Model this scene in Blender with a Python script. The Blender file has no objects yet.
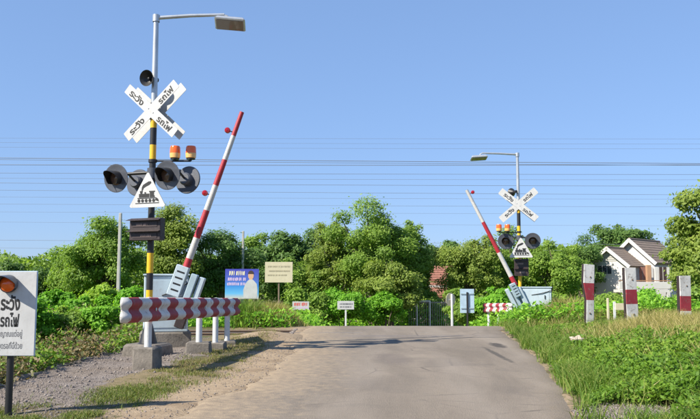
import bpy, bmesh, math, random
import numpy as np
from mathutils import Vector, Matrix

# ------------------------------------------------------------------ camera, sky, sun, exposure
SC = bpy.context.scene
COL = SC.collection
HC, F, YH = 1.40, 750.0, 280.0            # eye height, focal length and horizon row in photo pixels
TH = math.atan((YH - 209.5) / F)
cam = bpy.data.cameras.new('camera'); cam.sensor_width = 36; cam.lens = 36 * F / 700; cam.clip_end = 5000
camo = bpy.data.objects.new('camera', cam); COL.objects.link(camo)
camo.location = (0, 0, HC); camo.rotation_euler = (math.pi / 2 + TH, 0, 0)
SC.camera = camo

SUN_EL = math.radians(40)
SUN_H = Vector((-0.86, -0.51)).normalized()
SUN = Vector((SUN_H.x * math.cos(SUN_EL), SUN_H.y * math.cos(SUN_EL), math.sin(SUN_EL)))
W = bpy.data.worlds.new('World'); SC.world = W; W.use_nodes = True
nt = W.node_tree
sky = nt.nodes.new('ShaderNodeTexSky'); sky.sky_type = 'NISHITA'; sky.sun_disc = False
sky.sun_elevation = SUN_EL; sky.sun_rotation = math.atan2(SUN_H.x, SUN_H.y)
sky.altitude = 50; sky.air_density = 1.0; sky.dust_density = 0.25; sky.ozone_density = 8
bg = nt.nodes['Background']; bg.inputs['Strength'].default_value = 0.15
gam = nt.nodes.new('ShaderNodeGamma'); gam.inputs[1].default_value = .43      # soft, flat tropical blue: same curve over the whole sky
tin = nt.nodes.new('ShaderNodeMix'); tin.data_type = 'RGBA'; tin.blend_type = 'MULTIPLY'; tin.inputs[0].default_value = 1; tin.inputs[7].default_value = (.95, 1.19, 1.62, 1)
nt.links.new(sky.outputs[0], gam.inputs[0]); nt.links.new(gam.outputs[0], tin.inputs[6]); nt.links.new(tin.outputs[2], bg.inputs['Color'])
sun = bpy.data.lights.new('sun', 'SUN'); sun.energy = 4.9; sun.angle = math.radians(0.5); sun.color = (1, .93, .80)
suno = bpy.data.objects.new('sun', sun); COL.objects.link(suno)
suno.rotation_euler = SUN.to_track_quat('Z', 'Y').to_euler()
SC.view_settings.view_transform = 'Standard'; SC.view_settings.look = 'None'
SC.view_settings.exposure = 0.85; SC.view_settings.gamma = 1
SC.cycles.max_bounces = 9; SC.cycles.diffuse_bounces = 6; SC.cycles.transmission_bounces = 8; SC.cycles.transparent_max_bounces = 8

# ------------------------------------------------------------------ helpers
def at(px, py, d):
    """photo pixel + distance along the ground axis -> point"""
    c, s = math.cos(TH), math.sin(TH)
    u = 209.5 - py
    ry = F * c - u * s; rz = F * s + u * c
    k = d / ry
    return Vector(((px - 350) * k, d, HC + rz * k))
def zpx(py, d): return at(350, py, d).z
def xpx(px, py, d): return at(px, py, d).x

def sstep(a, b, x):
    t = np.clip((np.asarray(x, float) - a) / (b - a), 0, 1); return t * t * (3 - 2 * t)

_rs = np.random.RandomState(5)
_lat = _rs.rand(256, 256)
def vnoise(x, y):
    x = np.asarray(x, float); y = np.asarray(y, float)
    xi = np.floor(x).astype(int); yi = np.floor(y).astype(int)
    fx = x - xi; fy = y - yi; fx = fx * fx * (3 - 2 * fx); fy = fy * fy * (3 - 2 * fy)
    g = lambda a, b: _lat[a % 256, b % 256]
    return (g(xi, yi) * (1 - fx) + g(xi + 1, yi) * fx) * (1 - fy) + (g(xi, yi + 1) * (1 - fx) + g(xi + 1, yi + 1) * fx) * fy
def fbm(x, y, o=4):
    s = 0; a = .5
    for k in range(o): s = s + a * vnoise(x * 2 ** k + 17 * k, y * 2 ** k + 31 * k); a *= .5
    return s / (1 - .5 ** o)

def props(o, label=None, cat=None, group=None, kind=None):
    if label: o['label'] = label
    if cat: o['category'] = cat
    if group: o['group'] = group
    if kind: o['kind'] = kind
    return o
def thing(name, label, cat, loc=(0, 0, 0), rz=0, group=None):
    o = bpy.data.objects.new(name, None); COL.objects.link(o); o.empty_display_size = .2
    o.location = loc; o.rotation_euler = (0, 0, rz)
    return props(o, label, cat, group)
def link(name, me, parent=None):
    o = bpy.data.objects.new(name, me); COL.objects.link(o)
    if parent is not None: o.parent = parent
    return o
def arrays_mesh(name, V, Fq, mats, attr=None, smooth=False):
    me = bpy.data.meshes.new(name)
    V = np.ascontiguousarray(V, np.float32)
    faces = Fq if isinstance(Fq, list) else [Fq]
    nl = sum(f.size for f in faces); nf = sum(len(f) for f in faces)
    me.vertices.add(len(V)); me.vertices.foreach_set('co', V.ravel())
    me.loops.add(nl); me.loops.foreach_set('vertex_index', np.concatenate([f.ravel() for f in faces]).astype(np.int32))
    me.polygons.add(nf)
    tot = np.concatenate([np.full(len(f), f.shape[1]) for f in faces])
    me.polygons.foreach_set('loop_start', np.concatenate([[0], np.cumsum(tot)[:-1]]).astype(np.int32))
    if smooth: me.polygons.foreach_set('use_smooth', np.ones(nf, bool))
    me.update(calc_edges=True)
    for k, (dom, val) in (attr or {}).items():
        a = me.attributes.new(k, 'FLOAT', dom); a.data.foreach_set('value', np.ascontiguousarray(val, np.float32))
    for m in mats: me.materials.append(m)
    return me

class MB:
    """collects shapes for ONE mesh object"""
    def __init__(s): s.v = []; s.f = []; s.m = []
    def add(s, vs, fs, m=0):
        b = len(s.v); s.v += [tuple(v) for v in vs]
        for f in fs: s.f.append(tuple(i + b for i in f)); s.m.append(m)
        return s
    def box(s, c, size, rot=None, m=0, taper=1.0, bev=0.0):
        c = Vector(c); hx, hy, hz = [q / 2 for q in size]
        R = rot if rot is not None else Matrix.Identity(3)
        if bev <= 0:
            vs = []
            for z in (-hz, hz):
                t = taper if z > 0 else 1
                for x, y in ((-hx, -hy), (hx, -hy), (hx, hy), (-hx, hy)): vs.append(c + R @ Vector((x * t, y * t, z)))
            return s.add(vs, [(3, 2, 1, 0), (4, 5, 6, 7), (0, 1, 5, 4), (1, 2, 6, 5), (2, 3, 7, 6), (3, 0, 4, 7)], m)
        b = min(bev, hx * .9, hy * .9, hz * .9)
        def ring(z, ix):
            t = 1 if z < 0 else taper
            X, Y = (hx - ix) * t, (hy - ix) * t
            return [c + R @ Vector(p + (z,)) for p in ((-X + b, -Y), (X - b, -Y), (X, -Y + b), (X, Y - b), (X - b, Y), (-X + b, Y), (-X, Y - b), (-X, -Y + b))]
        vs = ring(-hz, b) + ring(-hz + b, 0) + ring(hz - b, 0) + ring(hz, b)
        fs = [tuple(reversed(range(8))), tuple(range(24, 32))]
        for r in range(3):
            for i in range(8): fs.append((r * 8 + i, r * 8 + (i + 1) % 8, r * 8 + 8 + (i + 1) % 8, r * 8 + 8 + i))
        return s.add(vs, fs, m)
    def tube(s, pts, rad, n=12, m=0, caps=True, mats=None):
        pts = [Vector(p) for p in pts]
        rad = rad if isinstance(rad, (list, tuple)) else [rad] * len(pts)
        vs = []; fs = []; fm = []
        prev = None
        for i, p in enumerate(pts):
            t = (pts[min(i + 1, len(pts) - 1)] - pts[max(i - 1, 0)]).normalized()
            if prev is None:
                a = Vector((0, 0, 1)) if abs(t.z) < .9 else Vector((1, 0, 0))
                u = t.cross(a).normalized()
            else: u = (prev - t * prev.dot(t)).normalized()
            prev = u; w = t.cross(u)
            for k in range(n):
                q = 2 * math.pi * k / n
                vs.append(p + (u * math.cos(q) + w * math.sin(q)) * rad[i])
        b = len(s.v)
        s.v += [tuple(v) for v in vs]
        for i in range(len(pts) - 1):
            for k in range(n):
                s.f.append((b + i * n + k, b + i * n + (k + 1) % n, b + (i + 1) * n + (k + 1) % n, b + (i + 1) * n + k))
                s.m.append(mats[i] if mats else m)
        if caps:
            s.f.append(tuple(b + k for k in reversed(range(n)))); s.m.append(mats[0] if mats else m)
            s.f.append(tuple(b + (len(pts) - 1) * n + k for k in range(n))); s.m.append(mats[-1] if mats else m)
        return s
    def lathe(s, o, axis, prof, n=24, m=0, mats=None):
        """prof: list of (along, radius)"""
        o = Vector(o); ax = Vector(axis).normalized()
        a = Vector((0, 0, 1)) if abs(ax.z) < .9 else Vector((1, 0, 0))
        u = ax.cross(a).normalized(); w = ax.cross(u)
        b = len(s.v)
        for (h, r) in prof:
            for k in range(n):
                q = 2 * math.pi * k / n
                s.v.append(tuple(o + ax * h + (u * math.cos(q) + w * math.sin(q)) * max(r, 1e-4)))
        for i in range(len(prof) - 1):
            for k in range(n):
                s.f.append((b + i * n + k, b + i * n + (k + 1) % n, b + (i + 1) * n + (k + 1) % n, b + (i + 1) * n + k))
                s.m.append(mats[i] if mats else m)
        return s
    def prism(s, poly, o, ex, ey, th, m=0):
        """flat polygon (2d pts) in plane o,ex,ey extruded by th along ex x ey"""
        o, ex, ey = Vector(o), Vector(ex), Vector(ey); nz = ex.cross(ey).normalized()
        n = len(poly)
        vs = [o + ex * x + ey * y for x, y in poly] + [o + ex * x + ey * y + nz * th for x, y in poly]
        fs = [tuple(reversed(range(n))), tuple(range(n, 2 * n))] + [(i, (i + 1) % n, n + (i + 1) % n, n + i) for i in range(n)]
        return s.add(vs, fs, m)
    def build(s, name, mats, parent=None, smooth=None):
        me = bpy.data.meshes.new(name)
        me.from_pydata(s.v, [], s.f)
        if not isinstance(mats, (list, tuple)): mats = [mats]
        for m in mats: me.materials.append(m)
        me.polygons.foreach_set('material_index', s.m)
        if smooth:
            me.polygons.foreach_set('use_smooth', [True] * len(s.f))
            me.update()
            try: me.set_sharp_from_angle(angle=math.radians(smooth if smooth > 1 else 40))
            except Exception: pass
        me.update()
        return link(name, me, parent)

def rotz(a): return Matrix.Rotation(a, 3, 'Z')

# ------------------------------------------------------------------ materials
def newmat(name):
    m = bpy.data.materials.new(name); m.use_nodes = True
    return m, m.node_tree, m.node_tree.nodes['Principled BSDF']
def N(nt, t, **kw):
    n = nt.nodes.new(t)
    for k, v in kw.items(): setattr(n, k, v)
    return n
def mix(nt, fac, a, b, bt='MIX'):
    n = nt.nodes.new('ShaderNodeMix'); n.data_type = 'RGBA'; n.blend_type = bt
    for sock, v in ((n.inputs[0], fac), (n.inputs[6], a), (n.inputs[7], b)):
        if hasattr(v, 'is_output'): nt.links.new(v, sock)
        elif isinstance(v, (int, float)): sock.default_value = v if sock.type == 'VALUE' else (v, v, v, 1)
        else: sock.default_value = tuple(v) + ((1,) if len(v) == 3 else ())
    return n.outputs[2]
def noise(nt, scale, detail=4, rough=.55, co=None, dist=0):
    n = N(nt, 'ShaderNodeTexNoise'); n.inputs['Scale'].default_value = scale; n.inputs['Detail'].default_value = detail
    n.inputs['Roughness'].default_value = rough; n.inputs['Distortion'].default_value = dist
    if co is not None: nt.links.new(co, n.inputs['Vector'])
    return n.outputs['Fac']
def maprange(nt, v, a, b, c=0, d=1):
    n = N(nt, 'ShaderNodeMapRange'); n.inputs[1].default_value = a; n.inputs[2].default_value = b; n.inputs[3].default_value = c; n.inputs[4].default_value = d
    nt.links.new(v, n.inputs[0]); return n.outputs[0]
def math2(nt, op, a, b):
    n = N(nt, 'ShaderNodeMath', operation=op)
    for s, v in ((n.inputs[0], a), (n.inputs[1], b)):
        if hasattr(v, 'is_output'): nt.links.new(v, s)
        else: s.default_value = v
    return n.outputs[0]
def coords(nt): return N(nt, 'ShaderNodeTexCoord').outputs['Object']
def geopos(nt): return N(nt, 'ShaderNodeNewGeometry').outputs['Position']
def bump(nt, b, h, strength=.4, dist=.02):
    n = N(nt, 'ShaderNodeBump'); n.inputs['Strength'].default_value = strength; n.inputs['Distance'].default_value = dist
    nt.links.new(h, n.inputs['Height']); nt.links.new(n.outputs[0], b.inputs['Normal'])

def paint(name, col, rough=.5, wear=.35, wearcol=(.16, .12, .09), scale=9, metal=0.0, grime=.5):
    """painted or bare solid with blotches of grime and chips"""
    m, nt, b = newmat(name); co = geopos(nt)
    n1 = noise(nt, scale * .35, 5, .6, co); n2 = noise(nt, scale * 2.2, 6, .7, co)
    mp = N(nt, 'ShaderNodeMapping'); mp.inputs['Scale'].default_value = (16, 16, 1.6); nt.links.new(co, mp.inputs[0])
    n4 = noise(nt, 1.0, 5, .65, mp.outputs[0])
    c = mix(nt, maprange(nt, n1, .42, .75, 0, grime), col, tuple(q * .62 for q in col))
    c = mix(nt, maprange(nt, n4, .50, .78, 0, min(.75, grime * 1.1)), c, tuple(q * .55 + w * .15 for q, w in zip(col, wearcol)))
    c = mix(nt, maprange(nt, n2, .55, .66, 0, wear), c, wearcol)
    nt.links.new(c, b.inputs['Base Color']); b.inputs['Roughness'].default_value = rough; b.inputs['Metallic'].default_value = metal
    bump(nt, b, n2, .12, .01)
    return m
def leafmat(name, cols, trans=.3, rough=.55):
    k = 1.7 if name.startswith('leaf') else 1.15
    cols[0] = tuple((a + b) / 2 for a, b in zip(cols[0], cols[1]))
    cols = [tuple(q * k for q in c) for c in cols]
    m, nt, b = newmat(name)
    a = N(nt, 'ShaderNodeAttribute', attribute_name='tint')
    r = N(nt, 'ShaderNodeValToRGB'); e = r.color_ramp.elements
    while len(e) < len(cols): e.new(.5)
    for i, c in enumerate(cols): e[i].position = i / (len(cols) - 1); e[i].color = tuple(c) + (1,)
    nt.links.new(a.outputs['Fac'], r.inputs[0])
    nt.links.new(r.outputs[0], b.inputs['Base Color']); b.inputs['Roughness'].default_value = rough
    b.inputs['Specular IOR Level'].default_value = .3
    t = N(nt, 'ShaderNodeBsdfTranslucent'); tc = mix(nt, 1.0, r.outputs[0], (1.25, 1.3, .6), 'MULTIPLY')
    nt.links.new(tc, t.inputs[0])
    x = N(nt, 'ShaderNodeMixShader'); x.inputs[0].default_value = trans
    nt.links.new(b.outputs[0], x.inputs[1]); nt.links.new(t.outputs[0], x.inputs[2])
    nt.links.new(x.outputs[0], nt.nodes['Material Output'].inputs[0])
    return m

M = {}
M['white'] = paint('white_paint', (.55, .54, .52), .5, .55, (.28, .22, .17), 8, grime=.45)
M['signwhite'] = paint('sign_white', (.53, .53, .525), .45, .25, (.36, .31, .26), 9, grime=.42)
M['wornwhite'] = paint('worn_white', (.60, .585, .57), .65, .8, (.20, .16, .13), 6, grime=.8)
M['red'] = paint('red_paint', (.40, .02, .035), .5, .5, (.2, .08, .06), 8, grime=.55)
M['wornred'] = paint('worn_red', (.29, .025, .04), .65, .75, (.20, .13, .11), 6, grime=.75)
M['yellow'] = paint('yellow_paint', (.72, .44, .015), .45, .2, (.25, .16, .05), 14, grime=.3)
M['black'] = paint('black_paint', (.018, .018, .02), .45, .2, (.08, .07, .06), 12)
M['textblack'] = paint('lettering_black', (.012, .012, .013), .6, 0, (.1, .1, .1), 8, grime=0)
M['textgrey'] = paint('lettering_grey', (.13, .13, .14), .6, 0, (.1, .1, .1), 8, grime=0)
M['galv'] = paint('galvanised_steel', (.52, .54, .56), .38, .2, (.3, .28, .26), 10, .55)
M['cabinet'] = paint('pale_blue_enamel', (.44, .53, .59), .4, .3, (.32, .30, .27), 7, grime=.3)
M['cabinetdark'] = paint('blue_grey_enamel', (.34, .44, .50), .45, .3, (.2, .18, .16), 8)
M['signback'] = paint('sign_back_blue', (.42, .56, .68), .5, .2, (.3, .25, .2), 8)
M['flash'] = paint('flasher_grey', (.075, .082, .10), .36, .3, (.16, .15, .15), 10)
M['darkbrown'] = paint('dark_brown_enamel', (.035, .022, .022), .5, .3, (.1, .08, .07), 9)
M['rust'] = paint('rusty_steel', (.20, .14, .10), .8, .5, (.06, .035, .025), 10)
M['railtop'] = paint('worn_rail', (.34, .30, .27), .4, .4, (.16, .1, .07), 10, .5)
M['postwhite'] = paint('post_white', (.62, .63, .63), .5, .3, (.3, .27, .23), 12, grime=.3)
M['wood'] = paint('weathered_wood', (.22, .16, .11), .8, .4, (.1, .07, .05), 9)
M['wirem'] = paint('wire_dark', (.16, .18, .22), .6, 0, (.1, .1, .1), 5, grime=0)
M['concpole'] = paint('pole_concrete', (.42, .41, .38), .9, .3, (.25, .24, .22), 9)
M['cream'] = paint('cream_board', (.58, .52, .36), .7, .25, (.45, .4, .28), 10, grime=.25)
M['wall'] = paint('house_plaster', (.58, .56, .53), .8, .25, (.5, .48, .44), 3, grime=.2)
M['orangewall'] = paint('house_orange', (.42, .24, .14), .8, .2, (.4, .2, .1), 3)
M['tile'] = paint('roof_tile_brown', (.27, .20, .15), .85, .4, (.12, .09, .075), 5)
M['tilered'] = paint('roof_tile_red', (.30, .13, .09), .85, .4, (.22, .1, .07), 5)
M['darkwood'] = paint('dark_window', (.06, .035, .03), .4, .1, (.03, .02, .02), 5)
M['glass'] = paint('window_glass', (.05, .06, .07), .1, 0, (0, 0, 0), 5)
M['bark'] = paint('bark', (.15, .115, .085), .95, .5, (.07, .055, .04), 8)
M['palebark'] = paint('pale_bark', (.24, .21, .16), .95, .5, (.12, .1, .08), 8)
def concrete():
    m, nt, b = newmat('rough_concrete'); co = geopos(nt)
    n1 = noise(nt, 3, 6, .65, co); n2 = noise(nt, 22, 6, .7, co)
    c = mix(nt, maprange(nt, n1, .35, .7), (.19, .168, .143), (.065, .057, .049))
    c = mix(nt, maprange(nt, n2, .35, .7, 0, .5), c, (.25, .225, .195))
    nt.links.new(c, b.inputs['Base Color']); b.inputs['Roughness'].default_value = .95; bump(nt, b, n2, .5, .03)
    return m
M['conc'] = concrete()
M['gatebar'] = paint('gate_bar', (.26, .235, .22), .7, .4, (.15, .1, .07), 9)
M['fadedcream'] = paint('faded_cream_print', (.47, .41, .27), .7, .2, (.4, .35, .25), 9)
M['conc2'] = paint('pale_stone', (.50, .42, .33), .9, .3, (.3, .25, .2), 9)
def lens(name, col, em=0.0, rough=.15):
    m, nt, b = newmat(name); b.inputs['Base Color'].default_value = col + (1,); b.inputs['Roughness'].default_value = rough
    b.inputs['Coat Weight'].default_value = .4
    return m
M['orange'] = lens('amber_lens', (.85, .13, .015)); M['amber'] = lens('pale_amber_lens', (.80, .45, .14))
M['redlens'] = lens('red_lens', (.35, .01, .02)); M['lampglass'] = lens('lamp_glass', (.22, .17, .13), rough=.3)
M['clear'] = lens('flasher_lens', (.12, .07, .05))
M['pinkgrey'] = paint('faded_print', (.30, .22, .20), .6, 0, (.1, .1, .1), 8)
# flat print of the poster
def poster():
    m, nt, b = newmat('poster_print'); co = N(nt, 'ShaderNodeTexCoord').outputs['Generated']
    s = N(nt, 'ShaderNodeSeparateXYZ'); nt.links.new(co, s.inputs[0])
    r = N(nt, 'ShaderNodeValToRGB'); e = r.color_ramp.elements
    e[0].position = .0; e[0].color = (.55, .50, .38, 1); e[1].position = .18; e[1].color = (.12, .42, .72, 1)
    for p, c in ((.42, (.04, .24, .62, 1)), (.62, (.07, .13, .50, 1)), (1, (.05, .05, .38, 1))):
        q = e.new(p); q.color = c
    nt.links.new(s.outputs['Z'], r.inputs[0]); nt.links.new(r.outputs[0], b.inputs['Base Color']); b.inputs['Roughness'].default_value = .5
    return m
M['poster'] = poster()
M['skin'] = paint('print_skin', (.62, .36, .22), .6, 0, (0, 0, 0), 5, grime=.1)
M['hairp'] = paint('print_hair', (.05, .03, .03), .6, 0, (0, 0, 0), 5)
M['pink'] = paint('print_pink', (.66, .50, .72), .6, 0, (0, 0, 0), 5, grime=.1)
M['paleyellow'] = paint('print_pale_yellow', (.85, .75, .45), .6, 0, (0, 0, 0), 5, grime=.1)
M['printred'] = paint('print_red', (.62, .08, .07), .6, 0, (0, 0, 0), 5, grime=.1)

# leaves
G1 = [(.045, .085, .012), (.095, .160, .022), (.150, .225, .034), (.23, .30, .06)]
M['leaf_mid'] = leafmat('leaf_mid', G1, .46)
M['leaf_dark'] = leafmat('leaf_dark', [(.025, .055, .014), (.048, .095, .020), (.080, .14, .030), (.14, .20, .05)], .42)
M['leaf_olive'] = leafmat('leaf_olive', [(.055, .085, .014), (.11, .155, .025), (.165, .21, .04), (.26, .30, .08)], .46)
M['leaf_bright'] = leafmat('leaf_bright', [(.045, .12, .008), (.085, .20, .014), (.14, .29, .022), (.24, .38, .05)], .48)
M['leaf_yellow'] = leafmat('leaf_yellow', [(.06, .11, .012), (.13, .22, .02), (.22, .31, .035), (.32, .38, .08)], .48)
M['weed'] = leafmat('weed_leaf', [(.05, .10, .010), (.085, .175, .016), (.14, .24, .022), (.24, .31, .05)], .36)
M['drygrass'] = leafmat('dry_grass', [(.10, .14, .03), (.20, .21, .05), (.34, .29, .10), (.46, .38, .18)], .35)
M['greengrass'] = leafmat('green_grass', [(.05, .10, .014), (.09, .17, .02), (.15, .23, .03), (.26, .28, .08)], .35)
M['turf'] = leafmat('turf_blade', [(.07, .12, .02), (.13, .17, .03), (.20, .18, .07), (.24, .18, .10)], .3)
M['brownweed'] = leafmat('brown_weed', [(.05, .07, .02), (.10, .10, .035), (.17, .12, .06), (.24, .17, .08)], .25)

# ------------------------------------------------------------------ terrain
RL = np.array([[-40, -2.6], [0, -2.6], [4, -2.3], [7.5, -1.95], [9.1, -1.7], [11, -1.25], [15, -1.2], [20, -1.35], [24, -1.4], [30, -1.0], [44, -.6], [60, 0]])
RR = np.array([[-40, 0.6], [0, 1.2], [4, 1.7], [7.55, 2.29], [10, 2.78], [14, 3.45], [21, 4.25], [23.5, 4.75], [30, 5.1], [44, 6.2], [60, 7]])
def road_l(y): return np.interp(y, RL[:, 0], RL[:, 1])
def road_r(y): return np.interp(y, RR[:, 0], RR[:, 1])
def drop(y):
    y = np.asarray(y, float)
    t = np.clip(y - 22.3, 0, None)
    d = np.where(t < 2, -.0225 * t * t, -.09 - .09 * (t - 2))
    return np.maximum(d, -1.6 - .0 * t)
def base_z(x, y):
    x = np.asarray(x, float); y = np.asarray(y, float)
    z = drop(y)
    near = 1 - sstep(18.2, 19.6, y)
    z = z - .42 * sstep(-4.65, -5.7, x) * near * sstep(-2, 3, y) + .18 * sstep(-8, -14, x) * near
    z = z + .27 * sstep(.6, 3.0, x - road_r(y)) * (1 - sstep(22, 26, y))
    dx = np.maximum(road_l(y) - x, x - road_r(y))         # >0 outside the road
    z = z + (fbm(x * .8, y * .8) - .5) * .14 * sstep(.2, 1.6, dx)
    z = z + .17 * np.exp(-(((x + 2.0) / .75) ** 2 + ((y - 18.3) / .9) ** 2))      # low heap of sand beside the rail
    trk = sstep(19.2, 19.9, y) * (1 - sstep(21.6, 22.4, y)) * sstep(.1, .5, dx)
    z = z * (1 - trk) + trk * (-.12 + (fbm(x * 3, y * 3) - .5) * .05)
    return z
def gz(x, y): return float(base_z(np.array([x]), np.array([y]))[0])

xs = np.concatenate([-np.geomspace(1500, 16, 22), np.arange(-15, 15.01, .14), np.geomspace(16, 1500, 22)])
ys = np.concatenate([[-60, -30, -15, -8, -4], np.arange(-2, 4, .5), np.arange(4, 26, .12), np.arange(26, 50, .5), np.geomspace(51, 3000, 26)])
X, Y = np.meshgrid(xs, ys)
Z = base_z(X, Y)
RDX = np.maximum(road_l(Y) - X, X - road_r(Y))
Z = Z - .05 * sstep(.02, -.25, RDX) * (Y < 45)
def gridfaces(ny, nx):
    i = np.arange(ny * nx).reshape(ny, nx)
    return np.stack([i[:-1, :-1], i[:-1, 1:], i[1:, 1:], i[1:, :-1]], -1).reshape(-1, 4)
nz1 = fbm(X * .7 + 3, Y * .7); nz2 = fbm(X * 2.3, Y * 2.3 + 9)
dl = road_l(Y) - X                                          # distance left of the asphalt
dirt = sstep(1.05, .25, dl + (nz2 - .5) * .9) * (dl > -2) * (Y < 24)
dirt = np.maximum(dirt, np.exp(-(((X + 2.0) / .9) ** 2 + ((Y - 18.3) / 1.0) ** 2)))
dirt = np.maximum(dirt, sstep(.16, .0, X - road_r(Y) + (nz2 - .5) * .5) * (X > road_r(Y) - .5) * .6)
grav = sstep(-4.85, -4.55, X) * sstep(-2.75, -3.35, X + (nz1 - .5) * 1.6) * sstep(7.6, 9.0, Y + (nz1 - .5) * 2) * sstep(18.5, 16, Y)
grav = np.maximum(grav, sstep(1.0, .6, np.hypot((X - 2.95) / .6, (Y - 7.85) / .85) + (nz2 - .5) * .5))
grav = np.maximum(grav, sstep(19.4, 19.9, Y) * sstep(22.2, 21.6, Y) * (RDX > .1))
bare = sstep(-3.6, -3.0, X + (nz1 - .5) * 1.2) * (X < 0) * (Y < 24) * sstep(.42, .55, nz1)
me = arrays_mesh('ground', np.stack([X, Y, Z], -1).reshape(-1, 3), gridfaces(len(ys), len(xs)), [],
                 {'dirt': ('POINT', dirt.ravel()), 'grav': ('POINT', grav.ravel()), 'bare': ('POINT', bare.ravel())}, smooth=True)
def ground_mat():
    m, nt, b = newmat('ground_soil'); co = geopos(nt)
    A = lambda k: N(nt, 'ShaderNodeAttribute', attribute_name=k).outputs['Fac']
    n1 = noise(nt, 1.3, 6, .6, co); n2 = noise(nt, 9, 6, .65, co); n3 = noise(nt, 45, 4, .7, co)
    soil = mix(nt, maprange(nt, n2, .35, .68), (.085, .075, .035), (.15, .115, .065))
    soil = mix(nt, maprange(nt, n1, .45, .62, 0, .6), soil, (.07, .10, .03))
    dry = mix(nt, maprange(nt, n2, .4, .65), (.22, .17, .10), (.15, .125, .06))
    soil = mix(nt, A('bare'), soil, dry)
    dcol = mix(nt, maprange(nt, n2, .3, .7), (.36, .275, .185), (.25, .185, .12))
    dcol = mix(nt, maprange(nt, n1, .46, .66, 0, .75), dcol, (.19, .135, .085))
    dcol = mix(nt, maprange(nt, n3, .5, .75, 0, .5), dcol, (.40, .32, .225))
    c = mix(nt, maprange(nt, math2(nt, 'ADD', A('dirt'), maprange(nt, n2, .3, .7, -.3, .3)), .35, .65), soil, dcol)
    v = N(nt, 'ShaderNodeTexVoronoi'); v.inputs['Scale'].default_value = 34; nt.links.new(co, v.inputs['Vector'])
    v2 = N(nt, 'ShaderNodeTexVoronoi'); v2.inputs['Scale'].default_value = 13; nt.links.new(co, v2.inputs['Vector'])
    sep = N(nt, 'ShaderNodeSeparateColor'); nt.links.new(v.outputs['Color'], sep.inputs[0])
    gcol = mix(nt, sep.outputs[0], (.17, .145, .13), (.25, .215, .19))
    gcol = mix(nt, maprange(nt, n1, .4, .65, 0, .5), gcol, (.16, .12, .08))
    c = mix(nt, maprange(nt, math2(nt, 'ADD', A('grav'), maprange(nt, n2, .3, .7, -.35, .35)), .35, .6), c, gcol)
    nt.links.new(c, b.inputs['Base Color']); b.inputs['Roughness'].default_value = .95; b.inputs['Specular IOR Level'].default_value = .15
    h = math2(nt, 'ADD', math2(nt, 'MULTIPLY', n2, .5), math2(nt, 'ADD', math2(nt, 'MULTIPLY', n3, .25), math2(nt, 'MULTIPLY', v.outputs['Distance'], -.12)))
    bump(nt, b, h, .7, .04)
    return m
M['ground'] = ground_mat(); me.materials.append(M['ground'])
props(link('ground', me), kind='structure')

# road sheet with ragged edges
ry = np.concatenate([np.arange(-30, 4, 1.0), np.arange(4, 30, .16), np.arange(30, 45.5, .8)])
tt = np.concatenate([[0, .012, .03], np.linspace(.06, .94, 40), [.97, .988, 1]])
YY = np.repeat(ry[:, None], len(tt), 1)
lft = road_l(ry) + (fbm(ry * 1.1, ry * 0 + 4) - .5) * .55 + (fbm(ry * 5, ry * 0 + 7) - .5) * .18
rgt = road_r(ry) + (fbm(ry * .9, ry * 0 + 40) - .5) * .25 + (fbm(ry * 5, ry * 0 + 70) - .5) * .12
XX = lft[:, None] + (rgt - lft)[:, None] * tt[None]
ZZ = drop(YY) + .012 + (fbm(XX * .5, YY * .5) - .5) * .03 - .03 * (sstep(.03, 0, tt) + sstep(.97, 1, tt))[None]
edge = np.minimum(XX - lft[:, None], rgt[:, None] - XX)
rme = arrays_mesh('road', np.stack([XX, YY, ZZ], -1).reshape(-1, 3), gridfaces(len(ry), len(tt)), [],
                  {'ledge': ('POINT', (XX - lft[:, None]).ravel()), 'redge': ('POINT', (rgt[:, None] - XX).ravel())}, smooth=True)
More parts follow.
